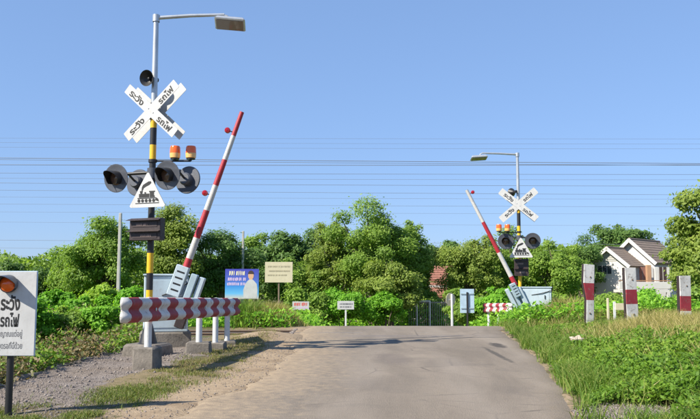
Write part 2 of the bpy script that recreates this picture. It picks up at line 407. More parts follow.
def road_mat():
    m, nt, b = newmat('asphalt_worn'); co = geopos(nt)
    A = lambda k: N(nt, 'ShaderNodeAttribute', attribute_name=k).outputs['Fac']
    mp = N(nt, 'ShaderNodeMapping'); mp.inputs['Scale'].default_value = (1.0, .22, 1); nt.links.new(co, mp.inputs[0])
    n1 = noise(nt, 1.1, 6, .6, mp.outputs[0], .4); n2 = noise(nt, 7, 6, .65, co); n3 = noise(nt, 70, 3, .7, co)
    c = mix(nt, maprange(nt, n1, .33, .68), (.152, .126, .100), (.245, .203, .160))
    c = mix(nt, maprange(nt, n2, .5, .75, 0, .5), c, (.145, .122, .10))
    c = mix(nt, maprange(nt, n3, .42, .72, 0, .6), c, (.32, .27, .215))
    v = N(nt, 'ShaderNodeTexVoronoi', feature='DISTANCE_TO_EDGE'); v.inputs['Scale'].default_value = .55
    w = mix(nt, .22, co, N(nt, 'ShaderNodeTexNoise').outputs['Color'], 'ADD'); nt.links.new(w, v.inputs['Vector'])
    crack = math2(nt, 'MULTIPLY', maprange(nt, v.outputs['Distance'], .0, .012, 1, 0), maprange(nt, n1, .5, .6))
    c = mix(nt, math2(nt, 'MULTIPLY', crack, .8), c, (.07, .06, .055))
    n5 = noise(nt, .45, 5, .6, co, .6)
    c = mix(nt, maprange(nt, n5, .52, .60, 0, .42), c, (.135, .115, .098))          # darker resurfaced patches
    s0 = N(nt, 'ShaderNodeSeparateXYZ'); nt.links.new(co, s0.inputs[0])
    lane = math2(nt, 'SUBTRACT', s0.outputs[0], math2(nt, 'MULTIPLY', s0.outputs[1], .07))
    for tx in (-.55, .85, 2.1):                                                        # tyre-polished tracks
        a_ = math2(nt, 'ABSOLUTE', math2(nt, 'SUBTRACT', lane, tx), 0)
        c = mix(nt, math2(nt, 'MULTIPLY', maprange(nt, a_, .08, .38, .35, 0), maprange(nt, n1, .35, .6)), c, (.29, .25, .21))
    # tar and oil stains with their own outline
    def stain(cx, cy, sx, sy, col, amt):
        nonlocal c
        s = N(nt, 'ShaderNodeSeparateXYZ'); nt.links.new(co, s.inputs[0])
        dx = math2(nt, 'DIVIDE', math2(nt, 'SUBTRACT', s.outputs[0], cx), sx); dy = math2(nt, 'DIVIDE', math2(nt, 'SUBTRACT', s.outputs[1], cy), sy)
        r = math2(nt, 'ADD', math2(nt, 'MULTIPLY', dx, dx), math2(nt, 'MULTIPLY', dy, dy))
        r = math2(nt, 'ADD', r, maprange(nt, n2, .3, .7, -.6, .6))
        c = mix(nt, maprange(nt, r, .3, 1.2, amt, 0), c, col)
    stain(2.75, 14.2, .07, 1.5, (.06, .055, .05), .75)
    stain(3.15, 16.2, .16, .7, (.05, .045, .042), .85)
    stain(.75, 13.4, .35, 1.0, (.15, .125, .11), .5)
    stain(1.2, 19.0, 3.0, .35, (.17, .15, .14), .5)
    stain(-.2, 15.6, .5, .5, (.15, .13, .12), .5)
    # dusty margin of blown sand
    dust = maprange(nt, math2(nt, 'ADD', A('ledge'), maprange(nt, n2, .3, .7, -.55, .55)), .05, 1.25, 1.0, 0)
    c = mix(nt, dust, c, mix(nt, maprange(nt, n2, .3, .7), (.36, .28, .19), (.26, .195, .13)))
    dust2 = maprange(nt, math2(nt, 'ADD', A('redge'), maprange(nt, n2, .3, .7, -.2, .2)), .0, .3, .55, 0)
    c = mix(nt, dust2, c, (.21, .17, .12))
    nt.links.new(c, b.inputs['Base Color']); b.inputs['Roughness'].default_value = .9; b.inputs['Specular IOR Level'].default_value = .25
    bump(nt, b, math2(nt, 'ADD', n3, math2(nt, 'MULTIPLY', n2, .6)), .6, .02)
    return m
M['road'] = road_mat(); rme.materials.append(M['road'])
props(link('road', rme), kind='structure')

# metre gauge rails, running across the view behind the near mast
def rail(y, label):
    prof = [(-.055, 0), (.055, 0), (.055, .012), (.01, .025), (.008, .09), (.032, .1), (.032, .13), (-.032, .13), (-.032, .1), (-.008, .09), (-.01, .025), (-.055, .012)]
    mb = MB(); xx = np.linspace(-60, 60, 61); n = len(prof)
    for x in xx: mb.v += [(x, y + p, -.125 + q) for p, q in prof]
    for i in range(len(xx) - 1):
        for k in range(n):
            mb.f.append((i * n + k, i * n + (k + 1) % n, (i + 1) * n + (k + 1) % n, (i + 1) * n + k)); mb.m.append(1 if k == 6 else 0)
    o = mb.build('railway_rail', [M['rust'], M['railtop']])
    props(o, label, 'rail', 'rails of the single track')
rail(20.2, 'worn steel rail of the track, the one nearer the crossing mast')
rail(21.27, 'worn steel rail of the track, the one farther from the viewer')
#PARTS2
# ------------------------------------------------------------------ lettering
def lettering(text, w, h, o, ex, ey, mat, parent, bold=.02, name='lettering'):
    """flat Thai lettering fitted to w x h, centred at o in the plane ex, ey"""
    c = bpy.data.curves.new('t', 'FONT'); c.body = text; c.size = 1; c.align_x = 'CENTER'; c.offset = bold; c.resolution_u = 3
    t = bpy.data.objects.new('t', c); COL.objects.link(t)
    dg = bpy.context.evaluated_depsgraph_get(); dg.update()
    me = bpy.data.meshes.new_from_object(t.evaluated_get(dg))
    bpy.data.objects.remove(t); bpy.data.curves.remove(c)
    n = len(me.vertices); co = np.empty(n * 3, np.float32); me.vertices.foreach_get('co', co); co = co.reshape(-1, 3)
    lo, hi = co.min(0), co.max(0); q = (co - (lo + hi) / 2) / np.maximum(hi - lo, 1e-6)
    o, ex, ey = np.array(o), np.array(Vector(ex).normalized()), np.array(Vector(ey).normalized())
    P = o + q[:, :1] * w * ex + q[:, 1:2] * h * ey
    me.vertices.foreach_set('co', P.astype(np.float32).ravel()); me.update()
    me.materials.clear(); me.materials.append(mat)
    return link(name, me, parent)

def scribble(rnd, x0, x1, zc, h, mb, O, th=.002):
    x = x0
    while x < x1:
        w = rnd.uniform(.16, .5) * h; b = rnd.uniform(-.22, .22) * h
        mb.prism([(x, zc - h / 2 + b), (x + w * .8, zc - h / 2 - b), (x + w, zc + h / 2 + b * .5), (x + w * .15, zc + h / 2 - b)], O, (1, 0, 0), (0, 0, 1), th)
        x += w + rnd.uniform(.06, .2) * h + (rnd.random() < .12) * .35 * h

# ------------------------------------------------------------------ crossing masts
def mast(px, py_base, d, label, yaw, arm_dir, P, indicator):
    """P: photo rows of the fittings; heights follow from them at distance d"""
    s = d / F
    bx = xpx(px, 209, d); g = gz(bx, d)
    R = thing('crossing_mast', label, 'crossing signal', (bx, d, g), yaw, 'flashing masts at the level crossing')
    z = lambda py: zpx(py, d) - g
    li = rotz(-yaw)                                            # world direction -> local
    lw = lambda v: li @ Vector(v)
    EX, EZ = Vector((1, 0, 0)), Vector((0, 0, 1))
    # footing and flared foot
    f = MB(); f.box((0, 0, .03), (.78, .66, .36), bev=.04, taper=.92); f.build('footing', M['conc'], R)
    f = MB(); f.lathe((0, 0, .19), EZ, [(0, .001), (0, .2), (.02, .2), (.03, .17), (.38, .075), (.4, .06)], 12); f.build('flared_foot', M['black'], R, 35)
    # banded pole
    r = .063
    zs = [.2] + [z(q) for q, _ in P['bands']] + [z(P['arm'])]
    mm = [c for _, c in P['bands']] + [0]
    pts = [(0, 0, zs[0])]; mats = []
    for i in range(len(zs) - 1):
        pts.append((0, 0, zs[i + 1])); mats.append(mm[i])
    rr = [r] * (len(pts) - 1) + [.05]
    MB().tube(pts, rr, 16, mats=mats).build('pole', [M['galv'], M['yellow'], M['black']], R, 50)
    for q in P['bands'][:-1]:
        pass
    for zz in P['clamps']:
        MB().lathe((0, 0, z(zz) - .03), EZ, [(0, .06), (0, .082), (.06, .082), (.06, .06)], 16).build('clamp', M['black'], R, 35)
    # lamp arm and lamp head
    A = lw(arm_dir); top = Vector((0, 0, z(P['arm'])))
    MB().lathe(top - EZ * .1, EZ, [(0, .07), (.14, .07), (.15, .03)], 12).build('pole_cap', M['galv'], R, 40)
    L = P['armlen']; e = top + A * L + EZ * P['armrise']
    MB().tube([top - EZ * .02, top + A * L * .5 + EZ * P['armrise'] * .55, e], [.038, .034, .03], 10).build('lamp_arm', M['galv'], R, 40)
    hd = e + A * .12 - EZ * .17
    side = A.cross(EZ)
    fr = Matrix((A, side, EZ)).transposed()
    tilt = fr @ Matrix.Rotation(math.radians(4), 3, 'Y') @ Matrix.Rotation(math.radians(P['headtilt']), 3, 'X')
    h = MB(); h.box(hd, (.60, .34, .10), tilt, bev=.02, taper=.9); ho = h.build('lamp_head', M['galv'], R)
    MB().box(hd - tilt @ Vector((0, 0, .053)), (.52, .27, .012), tilt).build('lamp_glass', M['lampglass'], ho)
    MB().tube([e - A * .03, e + A * .06 - EZ * .03, e + A * .08 - EZ * .10], .024, 8).build('lamp_bracket', M['galv'], R, 40)
    # horn speaker
    hz = z(P['horn'][1]); hx = (P['horn'][0] - px) * s
    hv = lw(P['horn_dir']); hc = Vector((0, 0, hz)) + lw((hx, 0, 0)) + hv * .10
    hb = MB().lathe(hc, hv, [(-.28, .001), (-.28, .05), (-.16, .055), (-.10, .05), (-.02, .10), (.05, .155), (.06, .16), (.05, .148), (-.03, .09), (-.06, .03), (-.02, .028), (.0, .02), (.005, .001)], 22).build('horn_speaker', M['black'], R, 35)
    MB().tube([hc - hv * .2, (0, 0, hz)], .02, 8).build('horn_bracket', M['black'], hb)
    # crossbucks, one on each face of the mast
    cz = z(P['buck']); bl, bw, ang = P['bl'], P['bw'], P['ang']
    for sgn in (-1, 1):
        ydir = Vector((0, sgn, 0)); exv = Vector((1, 0, 0)) * (-sgn)      # reading direction seen from that side
        exv = Vector((-sgn * 1.0, 0, 0))
        for k, a in enumerate((-ang, ang)):
            u = exv * math.cos(a) + EZ * math.sin(a); v = -exv * math.sin(a) + EZ * math.cos(a)
            off = .085 + (.012 if k == 0 else 0) + (.055 if sgn > 0 else 0)
            c0 = Vector((0, 0, cz)) + ydir * off
            mb = MB(); nrm = u.cross(v).normalized()
            mb.prism([(-bl, -bw / 2 + .01), (-bl + .01, -bw / 2), (bl - .01, -bw / 2), (bl, -bw / 2 + .01), (bl, bw / 2 - .01), (bl - .01, bw / 2), (-bl + .01, bw / 2), (-bl, bw / 2 - .01)], c0, u, v, .009)
            bo = mb.build('crossbuck_blade', M['signwhite'], R)
            fo = .0115
            if k == 0: half = [(-.43, 'ระวัง'), (.43, 'รถไฟ')]
            else: half = [(-.43, 'ระวัง'), (.43, 'รถไฟ')]
            for q, t in half:
                lettering(t, .40, .145, c0 + u * q + nrm * fo, u, v, M['textblack'], bo, .03)
            for q in (-.07, .07):
                MB().lathe(c0 + u * q + nrm * .009, nrm, [(0, .014), (.008, .014), (.01, .001)], 8).build('bolt', M['galv'], bo)
        MB().box(Vector((0, sgn * (.068 + (.03 if sgn > 0 else 0)), cz)), (.12, .035 + (.09 if sgn > 0 else 0), .16)).build('blade_bracket', M['galv'], R)
    # flashers
    fz = z(P['flash']); FX, FY = P['fx'], P['fy']
    MB().tube([(-FX - .05, 0, fz + .05), (FX + .05, 0, fz + .05)], .032, 10).build('flasher_arm', M['black'], R, 40)
    MB().lathe((0, 0, fz - .07), EZ, [(0, .06), (0, .10), (.2, .10), (.2, .06)], 12).build('junction_box', M['flash'], R, 35)
    for sx in (-1, 1):
        for sy in (-1, 1):
            n = Vector((0, sy, -.10)).normalized(); c0 = Vector((sx * FX, sy * FY, fz - .08))
            rd = P['disc']
            dm = MB().lathe(c0, n, [(-.012, .001), (-.012, rd - .01), (0, rd), (.012, rd), (.014, rd - .02), (.006, rd - .05), (.006, .135)], 36).build('flasher_disc', M['flash'], R, 30)
            MB().lathe(c0, n, [(-.13, .001), (-.13, .10), (-.10, .125), (-.012, .13)], 20).build('flasher_housing', M['flash'], dm, 35)
            MB().lathe(c0, n, [(.006, .135), (.02, .12), (.03, .08), (.034, .001)], 24).build('flasher_lens', M['clear'], dm, 40)
            # hood: open-bottomed tube, longer on top
            hb = MB(); u = n.cross(EZ).normalized(); v = u.cross(n); nn = 18; L1 = .30
            for rr_ in (.145, .138):
                for k in range(nn + 1):
                    q = math.radians(-50 + 280 * k / nn)
                    dirv = u * math.cos(q) + v * math.sin(q); ln = L1 * (.45 + .55 * max(0, math.sin(q)))
                    hb.v += [tuple(c0 + dirv * rr_ + n * .004), tuple(c0 + dirv * (rr_ - .004) + n * ln)]
            for o_ in (0, 2 * (nn + 1)):
                for k in range(nn): hb.f.append((o_ + 2 * k, o_ + 2 * k + 2, o_ + 2 * k + 3, o_ + 2 * k + 1)); hb.m.append(0)
            for k in range(nn):
                q = 2 * (nn + 1); hb.f.append((2 * k + 1, 2 * k + 3, q + 2 * k + 3, q + 2 * k + 1)); hb.m.append(0)
            hb.build('flasher_hood', M['black'], dm, 50)
            MB().tube([c0 - n * .1, (sx * FX, sy * .02, fz + .05)], .022, 8).build('flasher_bracket', M['black'], dm, 40)
    # rotating beacons on a side bracket
    bz = z(P['beacon_y']); b0 = lw(((P['beacons'][0] - px) * s, 0, 0)); b1 = lw(((P['beacons'][1] - px) * s, 0, 0))
    far = b0 if b0.length > b1.length else b1
    MB().tube([(0, 0, bz), Vector((0, 0, bz)) + far], .018, 8).build('beacon_bracket', M['black'], R, 40)
    for bb in (b0, b1):
        o_ = Vector((0, 0, bz)) + bb
        q = MB().lathe(o_, EZ, [(0, .02), (.03, .02), (.03, .085), (.05, .085), (.05, .001)], 18).build('beacon', M['black'], R, 40)
        MB().lathe(o_, EZ, [(.051, .075), (.06, .098), (.13, .104), (.15, .104)], 20).build('beacon_base', M['amber'], q, 30)
        MB().lathe(o_, EZ, [(.151, .103), (.26, .098), (.29, .085), (.30, .001)], 20).build('beacon_dome', M['orange'], q, 30)
    # triangular board with a steam engine
    t0, t1 = z(P['tri'][0]), z(P['tri'][1]); tw = .40
    yo = P.get('triy', -FY * .55 - .12); tx = P.get('trix', 0)
    tri = MB(); O = Vector((tx, yo, 0))
    tri.prism([(-tw, t1 + .03), (-tw + .03, t1), (tw - .03, t1), (tw, t1 + .03), (.03, t0 - .02), (0, t0), (-.03, t0 - .02)], O, (1, 0, 0), (0, 0, 1), .012)
    to = tri.build('triangle_board', M['signwhite'], R)
    hgt = t0 - t1; S = hgt / .6
    e_ = MB()
    def pl(poly): e_.prism([(x * S, t1 + y * S) for x, y in poly], O + Vector((0, -.0145, 0)), (1, 0, 0), (0, 0, 1), .002)
    pl([(-.24, .065), (.24, .065), (.24, .078), (-.24, .078)])
    for k in range(5):
        cx = -.17 + k * .075; pl([(cx + .03 * math.cos(a * math.pi / 5), .115 + .03 * math.sin(a * math.pi / 5)) for a in range(10)])
    pl([(-.20, .15), (.18, .15), (.18, .165), (-.20, .165)])
    pl([(-.17, .172), (.04, .172), (.04, .235), (-.17, .235)])
    pl([(.05, .172), (.15, .172), (.15, .20), (.135, .20), (.135, .262), (.155, .262), (.155, .28), (.035, .28), (.035, .262), (.05, .262)])
    pl([(-.145, .24), (-.105, .24), (-.095, .285), (-.155, .285)]); pl([(-.06, .24), (-.03, .24), (-.03, .262), (-.06, .262)])
    pl([(-.12, .29), (-.10, .29), (-.075, .335), (-.03, .36), (.035, .385), (.075, .42), (.065, .445), (.02, .445), (-.04, .415), (-.09, .39), (-.115, .35)])
    pl([(.16, .12), (.24, .09), (.22, .14), (.18, .165)])
    e_.build('engine_emblem', M['textblack'], to)
    MB().box((tx * .5, yo * .5, (t0 * .35 + t1 * .65)), (.05, abs(yo) - .02, .05)).build('board_bracket', M['galv'], R)
    # dark two-row indicator box with hoods
    i0, i1 = z(indicator[0]), z(indicator[1]); iw = indicator[2]; ix = indicator[3]
    ih = i0 - i1; o_ = Vector((ix, -.16, (i0 + i1) / 2))
    bx_ = MB().box(o_, (iw, .16, ih), bev=.012).build('indicator_box', M['darkbrown'], R)
    MB().box((0, -.07, (i0 + i1) / 2), (.09, .10, ih * .8)).build('indicator_bracket', M['black'], R)
    for k in (0, 1):
        zz = i1 + ih * (.45 + .5 * k)
        hb = MB(); hb.add([(ix - iw / 2 - .01, -.244, zz), (ix + iw / 2 + .01, -.244, zz), (ix + iw / 2 + .02, -.33, zz - .03), (ix - iw / 2 - .02, -.33, zz - .03),
                           (ix - iw / 2 - .01, -.244, zz + .008), (ix + iw / 2 + .01, -.244, zz + .008), (ix + iw / 2 + .02, -.33, zz - .022), (ix - iw / 2 - .02, -.33, zz - .022)],
                          [(3, 2, 1, 0), (4, 5, 6, 7), (0, 1, 5, 4), (1, 2, 6, 5), (2, 3, 7, 6), (3, 0, 4, 7)])
        hb.build('indicator_hood', M['darkbrown'], bx_)
        MB().box((ix, -.2435, zz - ih * .24), (iw * .8, .01, ih * .22)).build('indicator_window', M['darkbrown'], bx_)
        sc = MB(); scribble(random.Random(k + 3), ix - iw * (.26 if k else .12), ix + iw * (.1 if k else .22), zz - ih * .24, ih * .09, sc, Vector((0, -.2515, 0)))
        q = sc.build('faded_print', M['pinkgrey'], bx_); q['kind'] = 'stuff'
    return R

mast(151.5, 353, 14.4, 'tall black and yellow mast with indicator box, nearest the viewer on the left', math.radians(-21), (1, .05, 0),
     dict(arm=17, armlen=71 * .0192 - .03, armrise=.07, headtilt=24, horn=(148, 79), horn_dir=(-.35, -.9, -.12), buck=111.5, bl=.75, bw=.20, ang=math.radians(41),
          flash=175, fx=.58, fy=.34, disc=.275, beacon_y=161, beacons=(174, 190), tri=(175, 209), trix=.13,
          bands=[(290, 1), (273, 2), (253, 1), (216, 2), (207, 2), (160, 2), (145, 1), (128, 2), (116, 1)], clamps=[118, 105, 161, 190]),
     (219, 241, .70, .03))
mast(518.5, 330, 27.0, 'black and yellow mast with train triangle beside the right verge, farther away', math.radians(-13), (-1, -.05, 0),
     dict(arm=154, armlen=36 * .036, armrise=.02, headtilt=-14, horn=(514, 192), horn_dir=(-.3, .9, 0), buck=205, bl=.82, bw=.24, ang=math.radians(40),
          flash=239, fx=.47, fy=.26, disc=.28, beacon_y=232.5, beacons=(498.5, 507), tri=(238.5, 258), triy=-.5, trix=.06,
          bands=[(276, 1), (266, 2), (257, 1), (237, 2), (226, 1), (213, 2), (208, 1)], clamps=[209, 201, 232, 240]),
     (259, 276, .50, .06))

# ------------------------------------------------------------------ barrier machines
def barrier(label, d, foot, size, boom0, boom1, bands, r0, r1, lamps, lean, plates, rz, group='raised barrier machines', first='red'):
    c = at(foot[0], foot[1], d); g = gz(c.x, d)
    R = thing('barrier_machine', label, 'barrier', (c.x, d, g), 0, group)
    loc = lambda px, py, dd=d: at(px, py, dd) - R.location
    w, dep, h = size
    rot = rotz(rz)
    ztop = zpx(foot[2], d) - g
    MB().box((0, 0, (ztop - h) / 2 - .05), (w * 1.15, dep * 1.2, ztop - h + .1), rot, bev=.03).build('footing', M['conc'], R)
    ho = MB().box((0, 0, ztop - h / 2), (w, dep, h), rot, bev=.02).build('housing', M['cabinet'], R)
    lid = MB().box((0, 0, ztop + .022), (w * 1.05, dep * 1.08, .04), rot, bev=.012).build('lid', M['cabinet'], ho)
    fy = -dep / 2 - .006
    MB().box(rot @ Vector((0, fy, 0)) + Vector((0, 0, ztop - h * .5)), (w * .86, .012, h * .84), rot).build('door', M['cabinet'], ho)
    MB().box(rot @ Vector((w * .3, fy - .02, 0)) + Vector((0, 0, ztop - h * .45)), (.03, .03, .13), rot, bev=.006).build('handle', M['black'], ho)
    for q in (.25, .75):
        MB().tube([rot @ Vector((-w * .43, fy - .01, 0)) + Vector((0, 0, ztop - h * q - .05)), rot @ Vector((-w * .43, fy - .01, 0)) + Vector((0, 0, ztop - h * q + .05))], .012, 6).build('hinge', M['galv'], ho)
    MB().tube([rot @ Vector((-w * .1, fy - .01, 0)) + Vector((0, 0, ztop - h * .35)), rot @ Vector((w * .2, fy - .03, 0)) + Vector((0, 0, ztop - h * .26)), rot @ Vector((w * .5, fy - .02, 0)) + Vector((0, 0, ztop - h * .12))], .012, 6).build('cable', M['black'], ho)
    b0, b1 = loc(boom0[0], boom0[1], d + lean[0]), loc(boom1[0], boom1[1], d + lean[1])
    ax = (b1 - b0).normalized(); sd = ax.cross(Vector((0, 1, 0))).normalized(); fw = ax.cross(sd)
    fr = Matrix((sd, fw, ax)).transposed()
    # boom, banded
    ts = [0.0] + [b for b, _ in bands]
    mb = MB(); pts = [b0 + (b1 - b0) * t for t in ts]; rad = [r0 + (r1 - r0) * t for t in ts]
    mb.tube(pts, rad, 12, mats=[m for _, m in bands]); mb.build('boom', [M['white'], M['red']], R, 40)
    for t, side in lamps:
        p = b0 + (b1 - b0) * t; q = p + sd * side * .16
        lo = MB().lathe(q - Vector((0, .06, 0)), (0, 1, 0), [(0, .001), (.01, .05), (.03, .062), (.09, .062), (.10, .05), (.11, .001)], 16).build('boom_lamp', M['redlens'], R, 40)
        MB().tube([p, q], .012, 6).build('lamp_stalk', M['black'], lo)
    # boom socket with slots and counterweight plates
    for i, (px, py, w_, t_, l_, mat, dd) in enumerate(plates):
        p = loc(px, py, d + dd)
        k = MB().box(p, (w_, t_, l_), fr, bev=.012).build('boom_socket' if i == 0 else 'counterweight_plate', M[mat], R)
        if i == 0:
            for q in (-.3, -.1, .1, .3):
                MB().box(p + fr @ Vector((0, t_ * .5 + .002 if fw.y < 0 else -t_ * .5 - .002, q * l_)), (w_ * .6, .006, l_ * .05), fr).build('slot', M['black'], k)
    # pivot shaft
    pv = loc(plates[0][0], plates[0][1], d + plates[0][6])
    MB().tube([pv, Vector((pv.x * .35, .0, pv.z - .05))], .06, 12).build('pivot_shaft', M['galv'], R, 40)
    return R

barrier('pale blue barrier machine with raised red tipped boom, behind the striped guard rail', 16.3, (165, 350, 276), (.92, .7, 1.18),
        (186, 268), (242, 112),
        [(.06, 1), (.19, 0), (.365, 1), (.525, 0), (.69, 1), (.845, 0), (1, 1)], .078, .048, [(.46, 1), (.865, 1)], (-.45, -.45),
        [(178.5, 281, .27, .18, .66, 'cabinet', -.48), (191, 287, .14, .16, .56, 'cabinetdark', -.46), (199, 289, .12, .16, .50, 'cabinet', -.42), (181, 321, .2, .14, .3, 'darkbrown', -.44)], math.radians(14))
barrier('pale blue barrier machine with raised white tipped boom, on the far right verge', 26.3, (535, 318, 288), (1.12, .7, .68),
        (515.5, 285), (466.5, 190),
        [(.09, 1), (.34, 0), (.66, 1), (1, 0)], .085, .055, [(.955, -1)], (-.35, -.35),
        [(515, 290, .2, .2, .5, 'cabinetdark', -.36), (511.5, 299, .12, .2, .75, 'cabinet', -.36), (517, 300, .12, .18, .7, 'cabinetdark', -.30), (522, 296, .16, .2, .62, 'cabinet', -.30)], math.radians(-12))

# ------------------------------------------------------------------ W-beam guard rails
def guardrail(label, p0, p1, z0, z1, hb, nb, face, posts, post_r, flare, mats, group='striped guard rails'):
    """p0 -> p1 beam line; face = unit normal of the painted side"""
    p0 = Vector(p0); p1 = Vector(p1); mid = gz(p0.x, p0.y)
    R = thing('guard_rail', label, 'guard rail', (p0.x, p0.y, mid), 0, group)
    o = R.location.copy()
    dirv = (p1 - p0); L = dirv.length; dirv /= L; fc = Vector(face)
    # W profile: (offset along face, height fraction)
    prof = [(-.015, 0), (.0, .05), (.038, .12), (.052, .22), (.042, .32), (.0, .44), (-.008, .5), (.0, .56), (.042, .68), (.052, .78), (.038, .88), (.0, .95), (-.015, 1)]
    n = len(prof); stations = [i / (nb * 2) for i in range(nb * 2 + 1)]
    mb = MB()
    def sect(t):
        if t >= 0: c = p0 + dirv * (t * L); f = fc; zt = z0 + (z1 - z0) * t
        else:
            a = -t * flare[1]; rr = flare[0]
            c = p0 - fc * rr * (1 - math.cos(a)) - dirv * rr * math.sin(a); f = (fc * math.cos(a) - dirv * math.sin(a)); zt = z0
        c3 = Vector((c.x, c.y, zt - hb)) - o
        return [c3 + Vector((f.x, f.y, 0)) * q + Vector((0, 0, hb * h)) for q, h in prof]
    ts = [-1, -.8, -.6, -.4, -.2] + stations if flare else stations
    for t in ts: mb.v += [tuple(v) for v in sect(t)]
    nback = len(mb.v)
    for i in range(len(ts) - 1):
        tm = (ts[i] + ts[i + 1]) / 2
        k = 0 if tm < 0 else (1 - int(tm * nb) % 2)
        for j in range(n - 1):
            mb.f.append((i * n + j, (i + 1) * n + j, (i + 1) * n + j + 1, i * n + j + 1)); mb.m.append(k)
    bo = mb.build('beam', mats, R, 60)
    so = bo.modifiers.new('thick', 'SOLIDIFY'); so.thickness = .005; so.offset = 0
    for i, (x, y, blk) in enumerate(posts):
        g = gz(x, y); t = max(0, min(1, ((Vector((x, y)) - p0).dot(dirv)) / L)); zt = z0 + (z1 - z0) * t - .02
        bh = blk[2]
        pipe = MB().tube([(x - o.x, y - o.y, g + bh - .05 - o.z), (x - o.x, y - o.y, zt - o.z)], post_r, 14).build('post', M['postwhite'], R, 50)
        MB().lathe((x - o.x, y - o.y, zt - o.z), (0, 0, 1), [(0, post_r + .004), (.02, post_r + .004), (.03, .001)], 14).build('post_cap', M['postwhite'], pipe, 40)
        rnd = random.Random(i + int(x * 10))
        fb = MB().box((x - o.x, y - o.y, g + bh / 2 - .06 - o.z), (blk[0], blk[1], bh + .12), rotz(rnd.uniform(-.15, .2)), bev=.02, taper=.95)
        for k, v in enumerate(fb.v): fb.v[k] = tuple(q + rnd.uniform(-.009, .009) for q in v)
        fb.build('post_block', M['conc'], R)
        # bolt heads on the face
        c = p0 + dirv * ((Vector((x, y)) - p0).dot(dirv))
        MB().lathe((c.x - o.x, c.y - o.y, zt - hb * .5 - o.z + .02), (fc.x, fc.y, 0), [(-.02, .03), (.012, .03), (.02, .001)], 8).build('bolt', M['galv'], bo)
    return R
d0 = Vector((-3.25, 11.1)); d1 = Vector((-2.47, 16.7)); dv = (d1 - d0).normalized(); fc = Vector((dv.y, -dv.x))
def pt(a, back=.12):
    q = d0 + dv * a - fc * back; return (q.x, q.y)
guardrail('red and white striped guard rail on concrete blocks beside the near mast', d0, d1, 1.145, 1.0, .375, 15, fc,
          [pt(1.02) + ((.37, .37, .345),), pt(3.45) + ((.47, .40, .22),), pt(4.45) + ((.45, .4, .15),), pt(5.25) + ((.4, .4, .08),)], .058,
          (.10, 1.35), [M['wornwhite'], M['wornred']])
e0 = Vector((xpx(507, 313, 27.6), 27.6)); e1 = Vector((xpx(484, 313, 29.4), 29.4)); dv2 = (e1 - e0).normalized()
fc2 = Vector((dv2.y, -dv2.x)); fc2 = fc2 if fc2.y < 0 else -fc2
guardrail('short red and white striped guard rail on white posts at the right verge', e0, e1, zpx(303, 27.8), zpx(303.5, 29.2), .36, 7, fc2,
          [((e0 + dv2 * a - fc2 * .14).x, (e0 + dv2 * a - fc2 * .14).y, (.3, .3, .12)) for a in (.12, .55, .95, 1.75)], .055, (.2, 1.2), [M['wornwhite'], M['wornred']])

# ------------------------------------------------------------------ warning sign with lamp, seen from the front (left) and the back (far)
def warnsign(label, px, d, top, bot, facing, lit, side_px):
    c = at(px, top, d); g = gz(c.x, d)
    R = thing('warning_sign', label, 'sign', (c.x, d, g), 0 if facing > 0 else math.pi, 'warning boards with lamp')
    z0, z1 = zpx(top, d) - g, zpx(bot, d) - g; w = .54; h = z0 - z1
    MB().tube([(0, .04, -.2), (0, .04, z0 - .12)], .036, 12).build('post', M['black'], R, 50)
    b = MB().box((0, 0, (z0 + z1) / 2), (w, .025, h), bev=.004).build('board', M['signback'], R)
    MB().box((0, -.0145, (z0 + z1) / 2), (w - .012, .003, h - .012)).build('face', M['signwhite'], b)
    for q in (.2, .8): MB().box((0, .026, z1 + h * q), (w * .9, .024, .04)).build('batten', M['cabinetdark'], b)
    ex, ez = (1, 0, 0), (0, 0, 1); y = -.0172
    lettering('ระวัง', .205, .165, (-.0, y, z0 - h * .375), ex, ez, M['textblack'], b, .035)
    lettering('รถไฟ', .20, .15, (-.0, y, z0 - h * .575), ex, ez, M['textblack'], b, .035)
    lettering('ญญาณแต่อยู่', .27, .095, (-.0, y, z0 - h * .745), ex, ez, M['textgrey'], b, .015)
    lettering('หยุดรอที่นี่ด้วย', .28, .095, (-.0, y, z0 - h * .885), ex, ez, M['textgrey'], b, .015)
    lc = Vector((-.02, -.03, z0 - h * .155)); n = Vector((0, -1, -.05)).normalized()
    l = MB().lathe(lc, n, [(-.02, .001), (-.02, .09), (.03, .09), (.03, .082)], 24).build('lamp', M['black'], b, 35)
    MB().lathe(lc, n, [(.025, .085), (.045, .07), (.06, .04), (.065, .001)], 24).build('lamp_lens', M['orange'], l, 60)
    hb = MB(); u = n.cross(Vector((0, 0, 1))).normalized(); v = u.cross(n); nn = 16
    for rr_ in (.098, .093):
        for k in range(nn + 1):
            q = math.radians(-25 + 230 * k / nn); dv_ = u * math.cos(q) + v * math.sin(q)
            hb.v += [tuple(lc + dv_ * rr_), tuple(lc + dv_ * rr_ + n * (.06 + .16 * max(0, math.sin(q))))]
    for o_ in (0, 2 * (nn + 1)):
        for k in range(nn): hb.f.append((o_ + 2 * k, o_ + 2 * k + 2, o_ + 2 * k + 3, o_ + 2 * k + 1)); hb.m.append(0)
    for k in range(nn): q = 2 * (nn + 1); hb.f.append((2 * k + 1, 2 * k + 3, q + 2 * k + 3, q + 2 * k + 1)); hb.m.append(0)
    hb.build('lamp_hood', M['flash'], l, 50)
    return R
warnsign('white warning board with orange hooded lamp on dark post at the left edge', 12.5, 7.95, 271, 356, 1, True, 0)
warnsign('back of a pale blue board on a black post near the gate', 467, 29.0, 289, 313, -1, False, 0)

